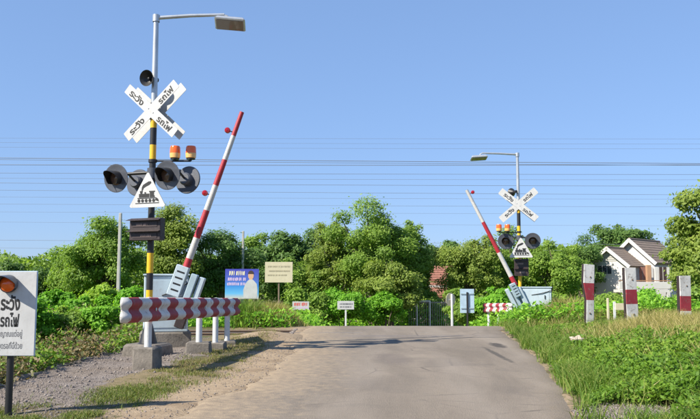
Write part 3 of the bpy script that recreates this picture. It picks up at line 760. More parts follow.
# ------------------------------------------------------------------ notice boards
def board(name, label, cat, px0, px1, top, bot, d, face, post_w, postmat, lines, nposts=1, border=None):
    cx = (px0 + px1) / 2; c = at(cx, bot, d); g = gz(c.x, d)
    R = thing(name, label, cat, (c.x, d, g))
    z0, z1 = zpx(top, d) - g, zpx(bot, d) - g; w = (px1 - px0) * d / F; h = z0 - z1
    for k in range(nposts):
        x = 0 if nposts == 1 else (-w * .35 + k * w * .7)
        MB().box((x, .04, (z0 - .05 - .3) / 2), (post_w, post_w * .7, z0 - .05 + .3), bev=.006).build('post', postmat, R)
    b = MB().box((0, 0, (z0 + z1) / 2), (w, .025, h), bev=.004).build('board', face, R)
    rnd = random.Random(int(px0))
    for (zf, hf, xa, xb, mat) in lines:
        mb = MB(); scribble(rnd, -w / 2 + w * xa, -w / 2 + w * xb, z1 + h * zf, h * hf, mb, Vector((0, -.0155, 0)))
        o = mb.build('print_line', mat, b); o['kind'] = 'stuff'
    return R, b, w, h, z0, z1
R, b, w, h, z0, z1 = board('poster_board', 'blue poster board with a white-shirted figure, left of the cream board', 'poster', 225, 258.5, 269, 299, 36, M['poster'], .08, M['wood'],
      [(.86, .13, .12, .58, M['paleyellow']), (.66, .10, .08, .60, M['pink']), (.50, .09, .06, .58, M['pink'])], 2)
fig = MB(); O = Vector((0, -.0165, 0))
fig.prism([(w * (.05 + .42 * x), z1 + h * y) for x, y in ((.0, .02), (.95, .02), (.98, .30), (.93, .50), (.75, .60), (.60, .66), (.42, .66), (.27, .60), (.12, .5), (-.02, .3))], O, (1, 0, 0), (0, 0, 1), .002)
fo = fig.build('printed_shirt', M['signwhite'], b)
fig = MB(); fig.prism([(w * .265 + .085 * w * math.cos(a * .524), z1 + h * .78 + .14 * h * math.sin(a * .524)) for a in range(12)], Vector((0, -.017, 0)), (1, 0, 0), (0, 0, 1), .002)
fig.build('printed_head', M['skin'], b)
fig = MB(); fig.prism([(w * .265 + .09 * w * math.cos(a * .39), z1 + h * .83 + .12 * h * math.sin(a * .39)) for a in range(9)], Vector((0, -.0195, 0)), (1, 0, 0), (0, 0, 1), .002)
fig.build('printed_hair', M['hairp'], b)
board('notice_board', 'cream blank-looking notice board on a thin wooden post', 'sign', 265, 292.5, 262, 282.5, 30, M['cream'], .06, M['wood'],
      [(.78, .08, .1, .88, M['fadedcream']), (.56, .07, .14, .9, M['fadedcream']), (.36, .07, .1, .8, M['fadedcream'])])
board('notice_sign', 'small white sign with red lettering behind the dry grass clump', 'sign', 292.5, 309, 301.5, 310, 38, M['signwhite'], .05, M['wood'],
      [(.68, .36, .1, .92, M['printred']), (.25, .22, .15, .88, M['pink'])])
board('notice_sign', 'small plain white sign on a white post at the far road edge', 'sign', 337.5, 354, 301, 309.5, 40, M['signwhite'], .09, M['postwhite'],
      [(.65, .16, .12, .9, M['textgrey']), (.3, .16, .15, .85, M['textgrey'])])
# round sign seen edge-on/back on a white post
c = at(452.3, 327, 27.5); g = gz(c.x, 27.5)
R = thing('round_sign', 'round pale sign back on a white post left of the pale blue board', 'sign', (c.x, 27.5, g), math.radians(38))
MB().tube([(0, 0, -.2), (0, 0, zpx(294, 27.5) - g)], .045, 10).build('post', M['postwhite'], R, 50)
zc = zpx(299.5, 27.5) - g
dk = MB().lathe((0, .06, zc), (0, 1, 0), [(0, .001), (0, .24), (.012, .24), (.012, .001)], 28).build('disc', M['cream'], R, 30)
MB().box((0, .052, zc), (.3, .014, .04)).build('bracket', M['galv'], dk)

# ------------------------------------------------------------------ sleeper posts on the right verge
def sleeper_post(px, top, bot, wpx, d, tilt, label, bands, notch=False):
    s = d / F; c = at(px, bot, d); g = gz(c.x, d)
    R = thing('sleeper_post', label, 'post', (c.x, d, g - .1), 0, 'red and white sleeper posts')
    R.rotation_euler = (0, math.radians(tilt), math.radians(9))
    H = zpx(top, d) - g + .1; w = wpx * s * 1.02; t = .13
    zs = [0] + [zpx(q, d) - g + .1 for q in bands] + [H]
    mb = MB(); rnd = random.Random(int(px))
    n = len(zs)
    for i, z in enumerate(zs):
        j = lambda: rnd.uniform(-.006, .006)
        k = .62 if (notch and i < 2) else 1
        xl = -w / 2 if not (notch and i < 2) else -w / 2 + w * .3
        for x, y in ((xl + .012, -t / 2), (w / 2 - .012, -t / 2), (w / 2, -t / 2 + .012), (w / 2, t / 2), (xl, t / 2), (xl, -t / 2 + .012)): mb.v.append((x + j(), y + j(), z + (j() * 2 if i == n - 1 else 0)))
    for i in range(n - 1):
        for k in range(6):
            mb.f.append((i * 6 + k, i * 6 + (k + 1) % 6, (i + 1) * 6 + (k + 1) % 6, (i + 1) * 6 + k))
            col = (0, 1, 0)[(i + (3 - (n - 1)) + 30) % 3] if n - 1 >= 3 else i % 2
            mb.m.append(2 if k in (4,) else col)
    mb.f.append(tuple((n - 1) * 6 + k for k in range(6))); mb.m.append(0)
    o = mb.build('sleeper', [M['wornwhite'], M['wornred'], M['darkbrown']], R)
    for z in (H * .3, H * .82):
        MB().lathe((w * .1, -t / 2, z), (0, -1, 0), [(0, .02), (.012, .02), (.016, .001)], 8).build('bolt', M['rust'], o)
    return R
sleeper_post(587, 264.5, 322, 11.5, 19, 2.5, 'red and white sleeper post with a broken lower edge, leftmost of three', [300, 283], True)
sleeper_post(632, 268, 324, 12, 17.6, -1.0, 'red and white sleeper post in front of the house, middle of three', [304, 289.5])
sleeper_post(685, 276, 326, 12, 18.0, .8, 'shorter red and white sleeper post at the right edge of the verge', [311, 296])

# small markers between the sleeper posts
R = thing('marker_board', 'small cream marker board low in the grass beside the middle sleeper post', 'marker', (xpx(617, 308, 19.0), 19.0, gz(xpx(617, 308, 19.0), 19.0)))
g = R.location.z
MB().box((-.06, .01, (zpx(303, 19.5) - g) / 2), (.05, .05, zpx(303, 19.5) - g + .1)).build('post', M['postwhite'], R)
MB().box((.07, -.03, zpx(306, 19.5) - g), (.24, .03, .17), bev=.006).build('board', M['cream'], R)
R = thing('marker_stake', 'short pale wooden stake in the grass between two sleeper posts', 'stake', (xpx(608, 308, 20), 20.0, gz(xpx(608, 308, 20), 20)))
g = R.location.z; MB().box((0, 0, (zpx(300, 20) - g) / 2), (.07, .05, zpx(300, 20) - g + .1), bev=.008, taper=.8).build('stake', M['cream'], R)

# ------------------------------------------------------------------ gate beyond the crest
gd = 44.0; gx0, gx1 = xpx(409, 312, gd), xpx(450, 312, gd); g = gz((gx0 + gx1) / 2, gd)
R = thing('bar_gate', 'grey barred gate with a framed wicket below the trees at the road end', 'gate', ((gx0 + gx1) / 2, gd, g))
zt = zpx(300.5, gd) - g; w = gx1 - gx0
for q in (.25, zt - .12): MB().box((0, 0, q), (w, .04, .05)).build('cross_rail', M['gatebar'], R)
nb = 19
bm = MB().box((0, 0, zt / 2), (.03, .025, zt - .06)); b0 = bm.build('bar', M['gatebar'], R); b0.location.x = -w / 2
for k in range(1, nb + 1):
    o = b0.copy(); COL.objects.link(o); o.parent = R; o.location.x = -w / 2 + w * k / nb
wx0, wx1 = xpx(417, 312, gd) - R.location.x, xpx(430, 312, gd) - R.location.x
fr = MB()
for x in (wx0, wx1): fr.box((x, -.06, zt / 2), (.07, .05, zt))
fr.box(((wx0 + wx1) / 2, -.06, zt - .03), (wx1 - wx0 - .07, .05, .06)); fr.build('wicket_frame', M['postwhite'], R)

# ------------------------------------------------------------------ utility poles and overhead wires
def upole(px, top, d, r, label, arms):
    x = xpx(px, 250, d); g = gz(x, d); H = zpx(top, d) - g
    R = thing('utility_pole', label, 'utility pole', (x, d, g - .2), 0, 'concrete utility poles')
    MB().box((0, 0, H / 2 + .1), (r * 2, r * 1.7, H + .2), bev=.02, taper=.72).build('shaft', M['concpole'], R)
    for q in arms:
        a = MB().box((0, -r - .04, H + .2 - q), (.9, .06, .08)).build('cross_arm', M['wood'], R)
        for k in (-.38, -.15, .15, .38): MB().lathe((k, -r - .04, H + .24 - q), (0, 0, 1), [(0, .02), (.05, .035), (.08, .03), (.1, .001)], 8).build('insulator', M['signwhite'], a)
    return R
upole(119.5, 213, 33, .085, 'pale concrete pole standing in front of the left tree', [])
upole(243, 231, 47, .09, 'slim concrete pole above the blue poster board', [])
wires = [(138, 139, 45, .006), (142.5, 144, 45, .006), (147, 149, 45, .006), (158, 163.5, 38, .016), (159.5, 165.5, 38, .011), (165, 164.5, 39, .016), (173, 174.5, 40, .010), (178, 180, 40, .007),
         (183, 186, 41, .010), (190, 195, 42, .009), (197, 199, 42, .006), (204, 207, 43, .007), (212, 214, 72, .009), (222, 226, 72, .009), (240, 245, 72, .014), (248, 251, 72, .011), (256, 259, 72, .011)]
ordn = ['first', 'second', 'third', 'fourth', 'fifth', 'sixth', 'seventh', 'eighth', 'ninth', 'tenth', 'eleventh', 'twelfth', 'thirteenth', 'fourteenth', 'fifteenth', 'sixteenth', 'seventeenth']
for i, (ya, yb, d, r) in enumerate(wires):
    A, B = at(0, ya, d), at(700, yb, d); dv_ = (B - A); pts = []
    for k in range(33):
        t = -1.2 + 3.4 * k / 32
        pts.append(A + dv_ * t + Vector((0, 0, (.04 + .09 * ((i * 37) % 11) / 11) * ((t - .5 - .3 * (((i * 53) % 7) / 7 - .5)) ** 2 - .25))))
    o = MB().tube(pts, r, 5).build('overhead_wire', M['wirem'], None, 60)
    thick = 'thick dark' if r > .012 else 'thin'
    props(o, f'{thick} overhead wire across the sky, {ordn[i]} of the wires from the top', 'wire', 'overhead wires along the railway')

# ------------------------------------------------------------------ house on the right
def house():
    d = 58.0; s = d / F
    A1 = at(606.7, 247.5, d); base = gz(A1.x, d)
    R = thing('gabled_house', 'white two-gabled house with brown roofs among the trees', 'house', (A1.x, d, base))
    a = math.radians(43)
    n = Vector((-math.sin(a), -math.cos(a), 0)); wv = Vector((math.cos(a), -math.sin(a), 0)); rv = -n; up = Vector((0, 0, 1))
    def wing(apex, half, rise, length, floor, tag_):
        # apex: local point of the gable apex at the barge board plane
        k = 1.0
        ov = .45
        e = rise / half
        for sd in (-1, 1):
            sl = (wv * sd * half - up * rise); th = sl.normalized().cross(rv).normalized(); th = th if th.z > 0 else -th
            o = apex; c = [o, o + sl, o + sl + rv * length, o + rv * length]
            mb = MB(); mb.add([v for v in c] + [v - th * .12 for v in c], [(0, 1, 2, 3), (7, 6, 5, 4), (0, 4, 5, 1), (1, 5, 6, 2), (2, 6, 7, 3), (3, 7, 4, 0)])
            ro = mb.build('roof_slope', M['tile'], R)
            # tile courses
            nrow = 9
            for q in range(nrow):
                p = o + sl * ((q + .5) / nrow) + th * .012
                fr_ = Matrix((rv, sl.normalized(), th)).transposed()
                t_ = MB().box(p + rv * length / 2, (length - .02, sl.length / nrow * .96, .03), fr_ @ Matrix.Rotation(math.radians(4) * (1 if fr_.determinant() > 0 else 1), 3, 'X')).build('tile_course', M['tile'], ro)
            bb = MB(); bo = apex - rv * .05
            fr_ = Matrix((rv, sl.normalized(), th)).transposed()
            bb.box(bo + sl * .51 - th * .06, (.07, sl.length * 1.02, .26), fr_).build('barge_board', M['wall'], R)
        MB().tube([apex + up * .03, apex + rv * length + up * .03], .09, 6).build('ridge_cap', M['tile'], R)
        # gable wall
        hw = half * .86; wz = apex.z - rise * .97 ; g0 = apex + rv * .5
        poly = [(-hw, -apex.z), (hw, -apex.z), (hw, -rise * .90), (0, -.12), (-hw, -rise * .90)]
        MB().prism(poly, g0, wv, up, .15).build('gable_wall', M['wall'], R)
        for sd in (-1, 1):
            MB().add([g0 + wv * sd * (hw - .01) + up * (-apex.z), g0 + wv * sd * (hw - .01) - up * rise * .9, g0 + wv * sd * (hw - .01) - up * rise * .9 + rv * (length - .6), g0 + wv * sd * (hw - .01) - up * apex.z + rv * (length - .6)], [(0, 1, 2, 3)]).build('side_wall', M['wall'], R)
        return g0, hw
    ap1 = A1 - R.location
    g0, hw = wing(ap1, 1.75, 1.45, 3.1, 0, 'small')
    # louvred attic vent, upper window
    for q in range(4): MB().box(g0 + n * .17 - up * (.62 + .13 * q), (.5 + .22 * q, .03, .05), Matrix((wv, n, up)).transposed()).build('vent_slat', M['concpole'], R)
    wdw = MB().box(g0 + n * .17 - up * 1.72 - wv * .35, (1.15, .06, .75), Matrix((wv, n, up)).transposed()).build('window', M['wall'], R)
    for q in (-.37, 0, .37): MB().box(g0 + n * .205 - up * 1.72 + wv * (q - .35), (.32, .02, .62), Matrix((wv, n, up)).transposed()).build('pane', M['glass'], wdw)
    A2 = at(629, 239, d + 2.2) - R.location
    g1, hw2 = wing(A2, 2.1, 1.95, 6.4, 0, 'large')
    # verandah between the wings: orange piers, dark doors, balcony parapet
    fr_ = Matrix((rv, wv, up)).transposed()
    side = g0 + wv * (1.75 * .86)
    for q, (px, top, bot, wd) in enumerate([(648.5, 265, 283, .34), (656, 267, 284, .28)]):
        p0_ = at(px, top, d - .6) - R.location; p1_ = at(px, bot, d - .6) - R.location
        MB().box((p0_ + p1_) / 2 - up * .6, (wd, .3, (p0_ - p1_).length + 1.2), bev=.02).build('pier', M['orangewall' if q == 0 else 'wall'], R)
    for px in (641, 644.8, 661, 665):
        p0_ = at(px, 267, d + .2) - R.location; p1_ = at(px, 282, d + .2) - R.location
        MB().box((p0_ + p1_) / 2, (.24, .06, (p0_ - p1_).length)).build('door_leaf', M['darkwood' if px > 650 else 'tilered'], R)
    p0_ = at(640, 267, d + .5) - R.location; p1_ = at(672, 300, d + .5) - R.location
    MB().box(((p0_.x + p1_.x) / 2, p0_.y + .3, (p0_.z + p1_.z) / 2 - .6), (p1_.x - p0_.x, .15, p0_.z - p1_.z + 1.2)).build('back_wall', M['wall'], R)
    q0, q1 = at(619, 282, d - 1.5) - R.location, at(672, 289, d - 1.5) - R.location
    MB().box(((q0.x + q1.x) / 2, q0.y, (q0.z + q1.z) / 2), (q1.x - q0.x, .2, q0.z - q1.z), bev=.02).build('balcony_parapet', M['wall'], R)
    MB().box(((q0.x + q1.x) / 2, q0.y + .6, q1.z - .15), (q1.x - q0.x, 1.4, .2)).build('balcony_slab', M['wall'], R)
    for k in range(5):
        x = q0.x + .3 + k * (q1.x - q0.x - .6) / 4
        MB().box((x, q0.y, q1.z - 1.2), (.22, .22, 2.0)).build('column', M['wall'], R)
    MB().box(((q0.x + q1.x) / 2, q0.y - .02, q0.z + .1), (q1.x - q0.x, .06, .06)).build('handrail', M['orangewall'], R)
house()
# red roofed house glimpsed through the foliage
hd = 60.0; c = at(437, 270, hd); g = gz(c.x, hd)
R = thing('red_roofed_house', 'low house with red tiled roof glimpsed through trees above the gate', 'house', (c.x, hd, g))
zr = c.z - g
MB().box((0, 0, (zr - 1.2) / 2), (4.2, 4, zr - 1.2)).build('wall', M['wall'], R)
for k, (za, zb, y0, y1) in enumerate([(zr + .3, zr - .8, 0, -1.5), (zr - 1.0, zr - 2.0, -1.4, -2.8)]):
    mb = MB(); mb.add([(-2.4, y1, zb), (2.4, y1, zb), (2.4, y0, za), (-2.4, y0, za), (-2.4, y1, zb - .1), (2.4, y1, zb - .1), (2.4, y0, za - .1), (-2.4, y0, za - .1)],
                      [(0, 1, 2, 3), (7, 6, 5, 4), (0, 4, 5, 1), (1, 5, 6, 2), (2, 6, 7, 3), (3, 7, 4, 0)]); ro = mb.build('roof_slope', M['tilered'], R)
    sl = Vector((0, y1 - y0, zb - za))
    for q in range(6):
        p = Vector((0, y0, za)) + sl * ((q + .5) / 6) + Vector((0, -.02, .03)); MB().box(p, (4.7, sl.length / 6 * .9, .03), Matrix.Rotation(math.atan2(za - zb, y0 - y1) - .05, 3, 'X')).build('tile_course', M['tilered'], ro)
#PARTS3
# ------------------------------------------------------------------ foliage
def leaf_arrays(rs, P, Nn, L, wid=.5, fold=.18):
    n = len(P)
    a = rs.randn(n, 3); t = a - Nn * (a * Nn).sum(1, keepdims=True); t /= np.linalg.norm(t, axis=1, keepdims=True) + 1e-9
    b = np.cross(Nn, t); L = L[:, None]
    V = np.stack([P - t * L * .5, P + b * L * wid * .5 - Nn * L * fold * .3, P + t * L * .5, P - b * L * wid * .5 - Nn * L * fold * .3], 1)
    V[:, 0] += Nn * L * fold * .2
    return V.reshape(-1, 3), np.arange(n * 4).reshape(n, 4)
def unit(a): return a / (np.linalg.norm(a, axis=-1, keepdims=True) + 1e-9)
def crown_mesh(seed, R, c, n_clump, n_leaf, leaf, mat, shape='round', cr=(.15, .31)):
    rs = np.random.RandomState(seed); R = np.array(R); c = np.array(c)
    u = unit(rs.randn(n_clump, 3)); rad = rs.rand(n_clump) ** .45 * .82
    cc = u * rad[:, None]
    if shape == 'round': cc[:, 2] = np.where(cc[:, 2] < -.3, cc[:, 2] * .75, cc[:, 2])
    wob = 1 + .36 * (rs.rand(n_clump) - .5)
    C = cc * R * wob[:, None]
    mr = R.mean(); crad = (cr[0] * .75 + (cr[1] * 1.1 - cr[0] * .75) * rs.rand(n_clump) ** 1.3) * mr
    w = crad ** 2; w /= w.sum()
    idx = rs.choice(n_clump, n_leaf, p=w)
    g = unit(rs.randn(n_leaf, 3) + np.array([0, 0, .35]))
    rr = crad[idx] * (.3 + .75 * rs.rand(n_leaf) ** .7)
    stray = rs.rand(n_leaf) < .14; rr = np.where(stray, rr * (1.15 + .5 * rs.rand(n_leaf)), rr)
    P = C[idx] + g * rr[:, None] * np.array([1, 1, .72])
    Nn = unit(g * .6 + unit(P / R) * .35 + rs.randn(n_leaf, 3) * .5 + np.array(SUN) * .75)      # leaves turn to the light
    P = P + c
    tint = np.clip(.42 + .25 * (rs.rand(n_clump)[idx] - .5) + .55 * (rs.rand(n_leaf) - .5), 0, 1)
    V, Fq = leaf_arrays(rs, P, Nn, leaf * rs.uniform(.6, 1.35, n_leaf))
    V[:, 2] = np.maximum(V[:, 2], .02)
    return arrays_mesh('crown', V, Fq, [mat], {'tint': ('FACE', tint)}), C + c, crad
def tree(label, px, top, wpx, d, mat, seed, leaf=.165, nl=13000, name='broadleaf_tree', low=.13, bark='bark', dy=1.0, nc=62, group='trees beyond the crossing', gx=None):
    s = d / F; x = xpx(px, 250, d) if gx is None else gx; g = gz(x, d); H = zpx(top, d) - g
    R = thing(name, label, 'tree', (x, d, g), 0, group)
    wpx *= 1.12; nl = int(nl * 1.75); rx = wpx * s / 2; rz = H * (1 - low) / 2; cz = H * low + rz
    me, C, cr = crown_mesh(seed, (rx * .95, rx * dy, rz * 1.0), (0, 0, cz), nc, nl, leaf, M[mat])
    link('crown', me, R)
    rnd = random.Random(seed); mb = MB(); r0 = .05 + .018 * H
    p = Vector((0, 0, -.2)); pts = [p]; h = H * (low + .45 * (1 - low))
    for k in range(1, 6):
        pts.append(Vector((rnd.uniform(-.06, .06) * k, rnd.uniform(-.06, .06) * k, h * k / 5)))
    mb.tube(pts, [r0 * 1.25, r0, r0 * .85, r0 * .7, r0 * .55, r0 * .35], 8)
    for k in rnd.sample(range(len(C)), min(20, len(C))):
        q = Vector(C[k]); st = pts[rnd.choice((2, 3, 4))]
        mb.tube([st, st.lerp(q, .5) + Vector((0, 0, .10 * H * rnd.random())), q, q + (q - st).normalized() * .4], [r0 * .38, r0 * .25, r0 * .12, r0 * .04], 5)
    mb.build('trunk', M[bark], R, 60)
    return R
def shrub(label, px, top, wpx, d, mat, seed, leaf=.15, nl=6000, name='leafy_shrub', group='shrubs along the railway', wid=.5, dy=.9, nc=22):
    s = d / F; x = xpx(px, 290, d); g = gz(x, d); H = zpx(top, d) - g
    R = thing(name, label, 'shrub', (x, d, g), 0, group); rx = wpx * s / 2
    me, C, cr = crown_mesh(seed, (rx * .95, rx * dy, H * .46), (0, 0, H * .50), nc, nl, leaf, M[mat], cr=(.22, .42))
    link('foliage', me, R)
    rnd = random.Random(seed); mb = MB()
    for k in rnd.sample(range(len(C)), 7):
        q = Vector(C[k]); mb.tube([(q.x * .15, q.y * .15, -.1), (q.x * .5, q.y * .5, q.z * .55), q], [.03, .022, .01], 5)
    mb.build('stems', M['bark'], R)
    return R

tree('broad mid-green tree behind the pale concrete pole, left of the near mast', 108, 214, 88, 41, 'leaf_mid', 11, nl=17000, nc=54)
tree('smaller tree at the left end of the left tree group', 76, 233, 50, 43, 'leaf_mid', 12, nl=9000)
tree('tall olive tree rising directly behind the near mast', 173, 196, 62, 46, 'leaf_olive', 13, nl=14000, bark='palebark')
tree('dark green rounded tree right of the raised near boom', 224, 218, 74, 48, 'leaf_dark', 14, nl=15000)
tree('greyish dark tree above the cream notice board', 283, 228, 58, 56, 'leaf_dark', 15, leaf=.26, nl=11000)
tree('largest bright tree at the centre, towering over the road end', 372, 195, 96, 47, 'leaf_mid', 16, nl=21000, nc=64)
tree('pale leaved tree joining the left side of the largest tree', 332, 214, 52, 49, 'leaf_olive', 17, nl=11000, bark='palebark')
tree('tree joining the right side of the largest tree', 407, 208, 50, 50, 'leaf_mid', 18, nl=11000)
tree('dark distant tree just right of the largest tree', 438, 232, 44, 66, 'leaf_dark', 19, leaf=.28, nl=8000)
tree('light green tree left of the far mast, behind its boom', 470, 224, 68, 50, 'leaf_olive', 20, nl=13000)
tree('mid-green tree directly behind the far mast', 515, 226, 56, 52, 'leaf_mid', 21, nl=11000)
tree('mid-green tree between the far mast and the house', 556, 230, 66, 50, 'leaf_mid', 22, nl=13000)
tree('dark round tree rising behind the house roofs', 621, 214, 70, 78, 'leaf_dark', 23, leaf=.3, nl=14000)
tree('tree at the left flank of the house', 585, 234, 44, 58, 'leaf_dark', 24, nl=8000)
tree('near leafy tree cut by the right edge of the picture', 720, 158, 104, 36, 'leaf_olive', 25, leaf=.2, nl=19000, low=.12, nc=60)
tree('low dark tree at the far left edge of the picture', 10, 258, 70, 60, 'leaf_dark', 26, leaf=.26, nl=9000)
tree('low dark tree left of the left tree group, right of the edge tree', 45, 262, 50, 64, 'leaf_dark', 27, leaf=.26, nl=8000)
tree('small yellowish tree under the largest tree', 392, 250, 62, 44, 'leaf_olive', 28, leaf=.18, nl=10000, name='small_tree', low=.04)
tree('small tree beside the right edge tree, partly hiding the house', 690, 226, 44, 40, 'leaf_olive', 29, leaf=.18, nl=9000, name='small_tree', low=.1)
tree('dense dark tree behind the poster board', 205, 245, 60, 52, 'leaf_dark', 30, nl=10000, low=.08)
tree('pale tree between the dark rounded tree and the greyish tree', 256, 229, 46, 60, 'leaf_mid', 32, leaf=.24, nl=9000)
tree('tree filling the gap left of the pale leaved tree', 308, 229, 44, 58, 'leaf_dark', 33, leaf=.24, nl=9000)
tree('small tree screening the left side of the red roofed house', 417, 244, 30, 53, 'leaf_mid', 34, nl=7000, name='small_tree', low=.1)
tree('small tree screening the right side of the red roofed house', 459, 250, 26, 54, 'leaf_mid', 35, nl=6000, name='small_tree', low=.1)
tree('dense tree behind the cream board post', 300, 250, 70, 50, 'leaf_mid', 31, nl=11000, low=.06)

k = 60
for px, top, w, d, mat, lb in [(40, 296, 44, 18.2, 'leaf_bright', 'low bright shrub in the ditch, right beside the warning board'),
    (72, 290, 46, 18.8, 'leaf_mid', 'mid-green shrub in the ditch before the rail, second from the warning board'),
    (103, 294, 40, 18.9, 'leaf_bright', 'low bright shrub in the ditch nearest the guard rail end')]:
    shrub(lb, px, top, w, d, mat, k, leaf=.10, nl=9000, group='shrubs in the ditch'); k += 1
k = 100
for px, top, w, d, mat, lb in [
    (22, 296, 60, 27, 'leaf_bright', 'bright green shrub behind the warning board'),
    (62, 282, 58, 26.5, 'leaf_bright', 'bright green shrub right of the warning board'),
    (98, 277, 52, 27.5, 'leaf_yellow', 'yellow-green shrub left of the guard rail end'),
    (132, 286, 46, 26, 'leaf_bright', 'bright shrub behind the guard rail end'),
    (176, 290, 60, 27, 'leaf_bright', 'bright shrub behind the near barrier machine'),
    (215, 296, 40, 31, 'leaf_mid', 'mid-green shrub left of the poster board'),
    (247, 296, 38, 27.5, 'leaf_bright', 'bright shrub covering the foot of the poster board'),
    (308, 286, 62, 41, 'leaf_mid', 'shrub mass behind the small red lettered sign'),
    (342, 283, 62, 42, 'leaf_bright', 'bright shrub mass behind the small plain white sign'),
    (385, 285, 58, 42, 'leaf_bright', 'bright shrub left of the barred gate'),
    (430, 288, 60, 48, 'leaf_mid', 'dark shrub behind the barred gate'),
    (462, 282, 44, 40, 'leaf_mid', 'mid-green shrub behind the pale blue board back'),
    (494, 276, 54, 33, 'leaf_bright', 'bright shrub behind the far guard rail'),
    (540, 278, 60, 36, 'leaf_mid', 'mid-green shrub behind the far barrier machine'),
    (572, 284, 44, 30, 'leaf_yellow', 'yellow-green shrub left of the leftmost sleeper post'),
    (606, 284, 56, 32, 'leaf_mid', 'shrub between the two left sleeper posts'),
    (650, 290, 56, 30, 'leaf_bright', 'bright shrub right of the middle sleeper post'),
    (692, 286, 50, 29, 'leaf_mid', 'shrub behind the right sleeper post')]:
    shrub(lb, px, top, w, d, mat, k, leaf=.085 + .0018 * d, nl=int(9000 * (w / 55))); k += 1

# far wood closing the view: reads as one mass
def woods():
    rs = np.random.RandomState(77); n = 90000
    x = rs.uniform(-95, 95, n); y = 88 + rs.rand(n) * 14
    top = 4.6 + 2.2 * fbm(x * .12, x * 0 + 3) + 1.3 * fbm(x * .5, y * .5) - 1.6
    hh = rs.rand(n) ** .6; z = -1.6 + (top + 1.6) * hh
    P = np.stack([x, y, z], 1); Nn = unit(rs.randn(n, 3) * .7 + np.array([-.2, -.6, .5]))
    V, Fq = leaf_arrays(rs, P, Nn, rs.uniform(.35, .8, n), .6)
    o = link('distant_woods', arrays_mesh('distant_woods', V, Fq, [M['leaf_mid']], {'tint': ('FACE', rs.rand(n) * .8)}))
    props(o, 'dark line of distant woods behind the trees', 'woods', kind='stuff')
woods()

# grass and weeds
def blades(name, rs, x, y, L, w, mat, lean=.45, tint=None, zoff=0):
    n = len(x); z = base_z(x, y) + zoff
    a = rs.rand(n) * 2 * math.pi; dx, dy_ = np.cos(a), np.sin(a); b = rs.rand(n) * 2 * math.pi
    ln = lean * (.3 + rs.rand(n)); P = np.stack([x, y, z], 1)
    wv = np.stack([np.cos(b), np.sin(b), b * 0], 1) * (w / 2)[:, None]; dv_ = np.stack([dx, dy_, dx * 0], 1); up = np.array([0, 0, 1.0])
    m1 = P + up * (L * .55)[:, None] + dv_ * (L * ln * .3)[:, None]; tip = P + up * (L * (1 - .25 * ln))[:, None] + dv_ * (L * ln)[:, None]
    V = np.stack([P - wv, P + wv, m1 - wv * .8, m1 + wv * .8, tip], 1).reshape(-1, 3)
    i = np.arange(n)[:, None] * 5
    me = arrays_mesh(name, V, [np.concatenate([i, i + 1, i + 3, i + 2], 1), np.concatenate([i + 2, i + 3, i + 4], 1)], [M[mat]],
                     {'tint': ('FACE', np.concatenate([tint, tint]))})
    return me
def spread_pts(rs, n, x0, x1, y0, y1): 
    # denser near the viewer
    u = rs.rand(n); y = y0 * (y1 / y0) ** u; return rs.uniform(x0, x1, n), y
def stuff(name, me, label, cat): return props(link(name, me), label, cat, kind='stuff')

rs = np.random.RandomState(3)
# right verge: low leafy weeds
x, y = spread_pts(rs, 640000, 1.9, 15.5, 6.8, 25); dr = x - road_r(y)
pat = fbm(x * .9, y * .9); fine = fbm(x * 2.4, y * 2.4)
frame = np.abs(x) < y * .5 + 2.6
dens = sstep(.05, .45, dr + (fine - .5) * .6) * (.25 + .75 * sstep(.33, .5, pat + fine * .15))
dens = dens * (1 - .6 * sstep(13, 16, y + dr * .3))
dens = dens * np.clip(1 - sstep(1.15, .8, np.hypot((x - 2.95) / .55, (y - 7.85) / .8)), 0, 1)
ok = (rs.rand(len(x)) < dens) & frame
x, y, pat, fine = x[ok], y[ok], pat[ok], fine[ok]; dr = x - road_r(y); n = len(x)
hmax = (.06 + (.30 - .12 * sstep(13, 16, y)) * sstep(.0, 1.2, dr)) * (.35 + 1.1 * fine) * (.7 + .6 * pat)
z = base_z(x, y) + hmax * (.25 + .75 * rs.rand(n))
Nn = unit(rs.randn(n, 3) * .55 + np.array([-.15, -.25, .9]))
V, Fq = leaf_arrays(rs, np.stack([x, y, z], 1), Nn, rs.uniform(.026, .058, n) * (1 + .035 * y), .55)
stuff('verge_weeds', arrays_mesh('verge_weeds', V, Fq, [M['weed']], {'tint': ('FACE', np.clip(.18 + .5 * rs.rand(n) + .9 * (pat - .5), 0, 1))}), 'low green leafy weeds covering the right verge', 'weeds')
# right verge: pale tall grass towards the sleeper posts
x, y = spread_pts(rs, 360000, 2.3, 15, 8.5, 26); dr = x - road_r(y); pat = fbm(x * .45 + 8, y * .45)
dens = sstep(.8, 3.2, dr + (pat - .5) * 3) * np.maximum(sstep(11.5, 15.5, y + dr * .35) * sstep(.25, .5, pat + .12), .10)
ok = (rs.rand(len(x)) < dens * .9) & (np.abs(x) < y * .5 + 2.6); x, y, pat = x[ok], y[ok], pat[ok]; n = len(x)
stuff('tall_grass', blades('tall_grass', rs, x, y, rs.uniform(.20, .56, n) * (.6 + .8 * pat) * (1 - .25 * sstep(15.5, 17.5, y)), rs.uniform(.008, .018, n), 'drygrass', .55, np.clip(.12 + rs.rand(n) * .8 + .5 * (pat - .35), 0, 1)), 'tall pale yellow grass on the right verge below the sleeper posts', 'grass')
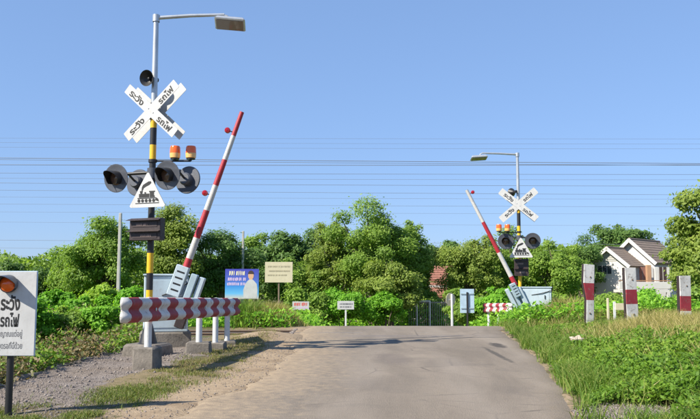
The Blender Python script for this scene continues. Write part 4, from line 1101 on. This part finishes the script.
# green blades through the right verge and along the asphalt edge
x, y = spread_pts(rs, 260000, 1.6, 13, 6.6, 26); dr = x - road_r(y); fine = fbm(x * 1.7, y * 1.7 + 5)
ok = (rs.rand(len(x)) < sstep(-.02, .25, dr + (fine - .5) * .5) * sstep(.35, .6, fine + .1) * np.clip(1 - sstep(1.15, .8, np.hypot((x - 2.95) / .55, (y - 7.85) / .8)), 0, 1)) & (np.abs(x) < y * .5 + 2.6); x, y = x[ok], y[ok]; n = len(x)
stuff('verge_grass', blades('verge_grass', rs, x, y, rs.uniform(.12, .36, n), rs.uniform(.005, .012, n), 'greengrass', .8, np.clip(rs.rand(n) ** 1.3 + .1, 0, 1)), 'short green grass blades along the right road edge', 'grass')
# left shoulder: patchy turf
x, y = spread_pts(rs, 300000, -7, -1.2, 6.6, 19.5); pat = fbm(x * 1.1 + 50, y * 1.1); fine = fbm(x * 3, y * 3 + 20); dl = road_l(y) - x
strip = np.exp(-(((x + 2.75) / .55) ** 2 + ((y - 9.6) / 1.1) ** 2)) + 1.2 * sstep(8.6, 7.7, y) * sstep(-2.3, -2.7, x) + .9 * sstep(-3.3, -2.7, x) * sstep(10, 11, y) * .55
gv = sstep(-4.75, -4.5, x) * sstep(-2.9, -3.3, x) * sstep(8.2, 9.0, y)
dens = np.clip(strip * sstep(.42, .60, pat * .5 + fine * .5) * .95, 0, 1) * sstep(.35, .8, dl) * (1 - .9 * gv)
ok = (rs.rand(len(x)) < dens) & (np.abs(x) < y * .5 + 2.6); x, y, pat = x[ok], y[ok], pat[ok]; n = len(x)
stuff('shoulder_turf', blades('shoulder_turf', rs, x, y, rs.uniform(.02, .075, n), rs.uniform(.005, .010, n), 'turf', 1.1, np.clip(rs.rand(n) * .8 + .35 * sstep(9.6, 12, y) - .1, 0, 1)), 'patchy short turf on the gravel shoulder around the concrete blocks', 'grass')
# left ditch: brownish tangled growth, then greener up to the rail
x, y = spread_pts(rs, 200000, -13, -4.5, 7.4, 19.6); pat = fbm(x * .8, y * .8 + 70); fine = fbm(x * 2.2, y * 2.2)
dens = sstep(-4.45, -4.95, x + (fine - .5) * .7) * (.35 + .65 * sstep(.35, .55, fine))
ok = (rs.rand(len(x)) < dens * .85) & (np.abs(x) < y * .5 + 2.6); x, y, pat, fine = x[ok], y[ok], pat[ok], fine[ok]; n = len(x)
z = base_z(x, y) + (.42 + .35 * sstep(14, 18, y)) * (.3 + fine) * rs.rand(n) * (.5 + pat)
V, Fq = leaf_arrays(rs, np.stack([x, y, z], 1), unit(rs.randn(n, 3) * .6 + np.array([-.1, -.3, .8])), rs.uniform(.06, .13, n), .45)
br = rs.rand(n) < sstep(.32, .55, pat) * (1 - .6 * sstep(15, 18.5, y))
me = arrays_mesh('ditch_growth', V, Fq, [M['weed'], M['brownweed']], {'tint': ('FACE', rs.rand(n))}); me.polygons.foreach_set('material_index', br.astype(np.int32))
stuff('ditch_growth', me, 'green and brown tangled growth in the ditch on the left', 'weeds')
# growth beyond the rail on the left and right
x, y = rs.uniform(-16, 16, 130000), rs.uniform(22.3, 31, 130000); dx_ = np.maximum(road_l(y) - x, x - road_r(y)); fine = fbm(x * 1.1, y * 1.1 + 33)
ok = rs.rand(len(x)) < sstep(.1, .8, dx_ + (fine - .5)) * .8; x, y, fine = x[ok], y[ok], fine[ok]; n = len(x)
z = base_z(x, y) + (.15 + .75 * fine) * rs.rand(n)
V, Fq = leaf_arrays(rs, np.stack([x, y, z], 1), unit(rs.randn(n, 3) * .6 + np.array([-.1, -.3, .8])), rs.uniform(.09, .2, n), .4)
stuff('trackside_growth', arrays_mesh('trackside_growth', V, Fq, [M['leaf_bright']], {'tint': ('FACE', rs.rand(n))}), 'knee-high green growth beyond the rails', 'weeds')
# growth under the far trees
x, y = rs.uniform(-34, 34, 120000), rs.uniform(31, 52, 120000); dx_ = np.maximum(road_l(y) - x, x - road_r(y)); fine = fbm(x * .7, y * .7 + 3)
ok = rs.rand(len(x)) < np.maximum(sstep(.1, .8, dx_), y > 45.2); x, y, fine = x[ok], y[ok], fine[ok]; n = len(x)
z = base_z(x, y) + (.2 + (.7 + 1.2 * np.maximum(sstep(40, 45, y), sstep(9, 13, np.abs(x - 2)))) * fine) * rs.rand(n)
V, Fq = leaf_arrays(rs, np.stack([x, y, z], 1), unit(rs.randn(n, 3) * .6 + np.array([-.1, -.3, .8])), rs.uniform(.16, .32, n), .45)
stuff('undergrowth', arrays_mesh('undergrowth', V, Fq, [M['leaf_bright']], {'tint': ('FACE', rs.rand(n))}), 'mixed green undergrowth below the trees', 'undergrowth')
# dry grass clumps left of the road end
def clump(label, px, d, wpx, h, mat, n, seed):
    rs = np.random.RandomState(seed); x0 = xpx(px, 320, d); s = d / F; g = gz(x0, d)
    x = x0 + rs.randn(n) * wpx * s * .24; y = d + rs.randn(n) * .55
    L = h * rs.uniform(.45, 1.1, n) * np.exp(-((x - x0) / (wpx * s * .5)) ** 2 * .8)
    me = blades('dry_grass_clump', rs, x, y, L, rs.uniform(.012, .026, n), mat, .6, rs.rand(n))
    return props(link('grass_clump', me), label, 'grass clump', 'tall grass clumps beside the crossing')
clump('big tawny dry grass clump below the cream notice board', 271, 24.2, 50, .86, 'drygrass', 9000, 1)
clump('greener grass clump between guard rail and cream board', 250, 23.8, 34, .9, 'greengrass', 5000, 2)
clump('tall seeding grass clump right of the far barrier machine', 560, 24.5, 50, .95, 'drygrass', 5000, 4)
clump('greenish grass clump in front of the far barrier machine', 533, 24.0, 46, .62, 'greengrass', 5000, 5)

# loose stones: gravel shoulder and verge patch
def stones(name, label, x, y, r, rs, mat):
    n = len(x); z = base_z(x, y) + r * .15
    base = np.array([[1, 0, 0], [-1, 0, 0], [0, 1, 0], [0, -1, 0], [0, 0, .8], [0, 0, -.6]], float)
    tri = np.array([[0, 2, 4], [2, 1, 4], [1, 3, 4], [3, 0, 4], [2, 0, 5], [1, 2, 5], [3, 1, 5], [0, 3, 5]])
    a = rs.rand(n) * 6.28; ca, sa = np.cos(a), np.sin(a)
    B = base[None] * (r[:, None, None] * rs.uniform(.6, 1.3, (n, 6, 1)))
    Xr = B[..., 0] * ca[:, None] - B[..., 1] * sa[:, None]; Yr = B[..., 0] * sa[:, None] + B[..., 1] * ca[:, None]
    V = np.stack([Xr + x[:, None], Yr + y[:, None], B[..., 2] + z[:, None]], -1).reshape(-1, 3)
    Ft = (tri[None] + (np.arange(n) * 6)[:, None, None]).reshape(-1, 3)
    stuff(name, arrays_mesh(name, V, Ft, [mat], {'tint': ('FACE', np.repeat(rs.rand(n), 8))}), label, 'gravel')
def stonemat(name, cols):
    m, nt, b = newmat(name); a = N(nt, 'ShaderNodeAttribute', attribute_name='tint'); r = N(nt, 'ShaderNodeValToRGB'); e = r.color_ramp.elements
    e[0].color = cols[0] + (1,); e[1].color = cols[1] + (1,); nt.links.new(a.outputs['Fac'], r.inputs[0]); nt.links.new(r.outputs[0], b.inputs['Base Color']); b.inputs['Roughness'].default_value = .9
    return m
M['stone'] = stonemat('gravel_stone', ((.11, .09, .08), (.27, .235, .21)))
x, y = spread_pts(rs, 26000, -4.75, -2.4, 7.3, 18.5); pat = fbm(x * .7 + 3, y * .7)
ok = rs.rand(len(x)) < sstep(-4.8, -4.5, x) * sstep(-2.75, -3.35, x + (pat - .5) * 1.6) * .9 + .06; x, y = x[ok], y[ok]
stones('shoulder_gravel', 'grey gravel on the left shoulder', x, y, rs.uniform(.003, .011, len(x)) * (1 + (rs.rand(len(x)) < .04) * 1.8), rs, M['stone'])
x, y = rs.uniform(2.3, 3.8, 3500), rs.uniform(6.7, 8.9, 3500); ok = np.hypot((x - 2.95) / .6, (y - 7.85) / .85) < 1.05; x, y = x[ok], y[ok]
stones('verge_gravel', 'grey gravel patch at the bottom of the right verge', x, y, rs.uniform(.006, .02, len(x)), rs, M['stone'])
x, y = rs.uniform(-2.8, -1.0, 2500), rs.uniform(6.8, 18, 2500)
stones('road_margin_grit', 'scattered grit on the sandy left road margin', x, y, rs.uniform(.004, .016, len(x)), rs, M['stone'])
x, y = rs.uniform(-14, 13, 30000), rs.uniform(19.6, 22, 30000); ok = np.maximum(road_l(y) - x, x - road_r(y)) > .15; x, y = x[ok], y[ok]
stones('track_ballast', 'grey stone ballast between the rails', x, y, rs.uniform(.015, .04, len(x)), rs, M['stone'])
# low kerb stones along the outer edge of the gravel shoulder
rnd = random.Random(8)
for k in range(7):
    y0 = 8.7 + k * 1.17 + rnd.uniform(-.15, .15); x0 = -4.66 + rnd.uniform(-.04, .04); R_ = MB().box((0, 0, 0), (.17, rnd.uniform(.35, .8), .17), bev=.04)
    for q, v in enumerate(R_.v): R_.v[q] = tuple(c_ + rnd.uniform(-.03, .03) for c_ in v)
    o = R_.build('kerb_stone', M['conc']); o.location = (x0, y0, gz(-4.55, y0) - .05); o.rotation_euler = (rnd.uniform(-.03, .03), rnd.uniform(-.08, .08), rnd.uniform(-.05, .05))
    props(o, f'rough kerb stone at the outer edge of the gravel shoulder, {ordn[k]} from the viewer', 'kerb stone', 'kerb stones along the ditch')


R = MB(); rs2 = random.Random(4); R.box((0, 0, .0), (.22, .16, .10), bev=.035)
for q, v in enumerate(R.v): R.v[q] = tuple(c_ + rs2.uniform(-.03, .03) for c_ in v)
o = R.build('stone_lump', M['conc2']); p = at(577, 358, 14.6); o.location = (p.x, 14.6, gz(p.x, 14.6) + .26)
props(o, 'small pale stone lump lying in the green weeds of the right verge', 'stone')
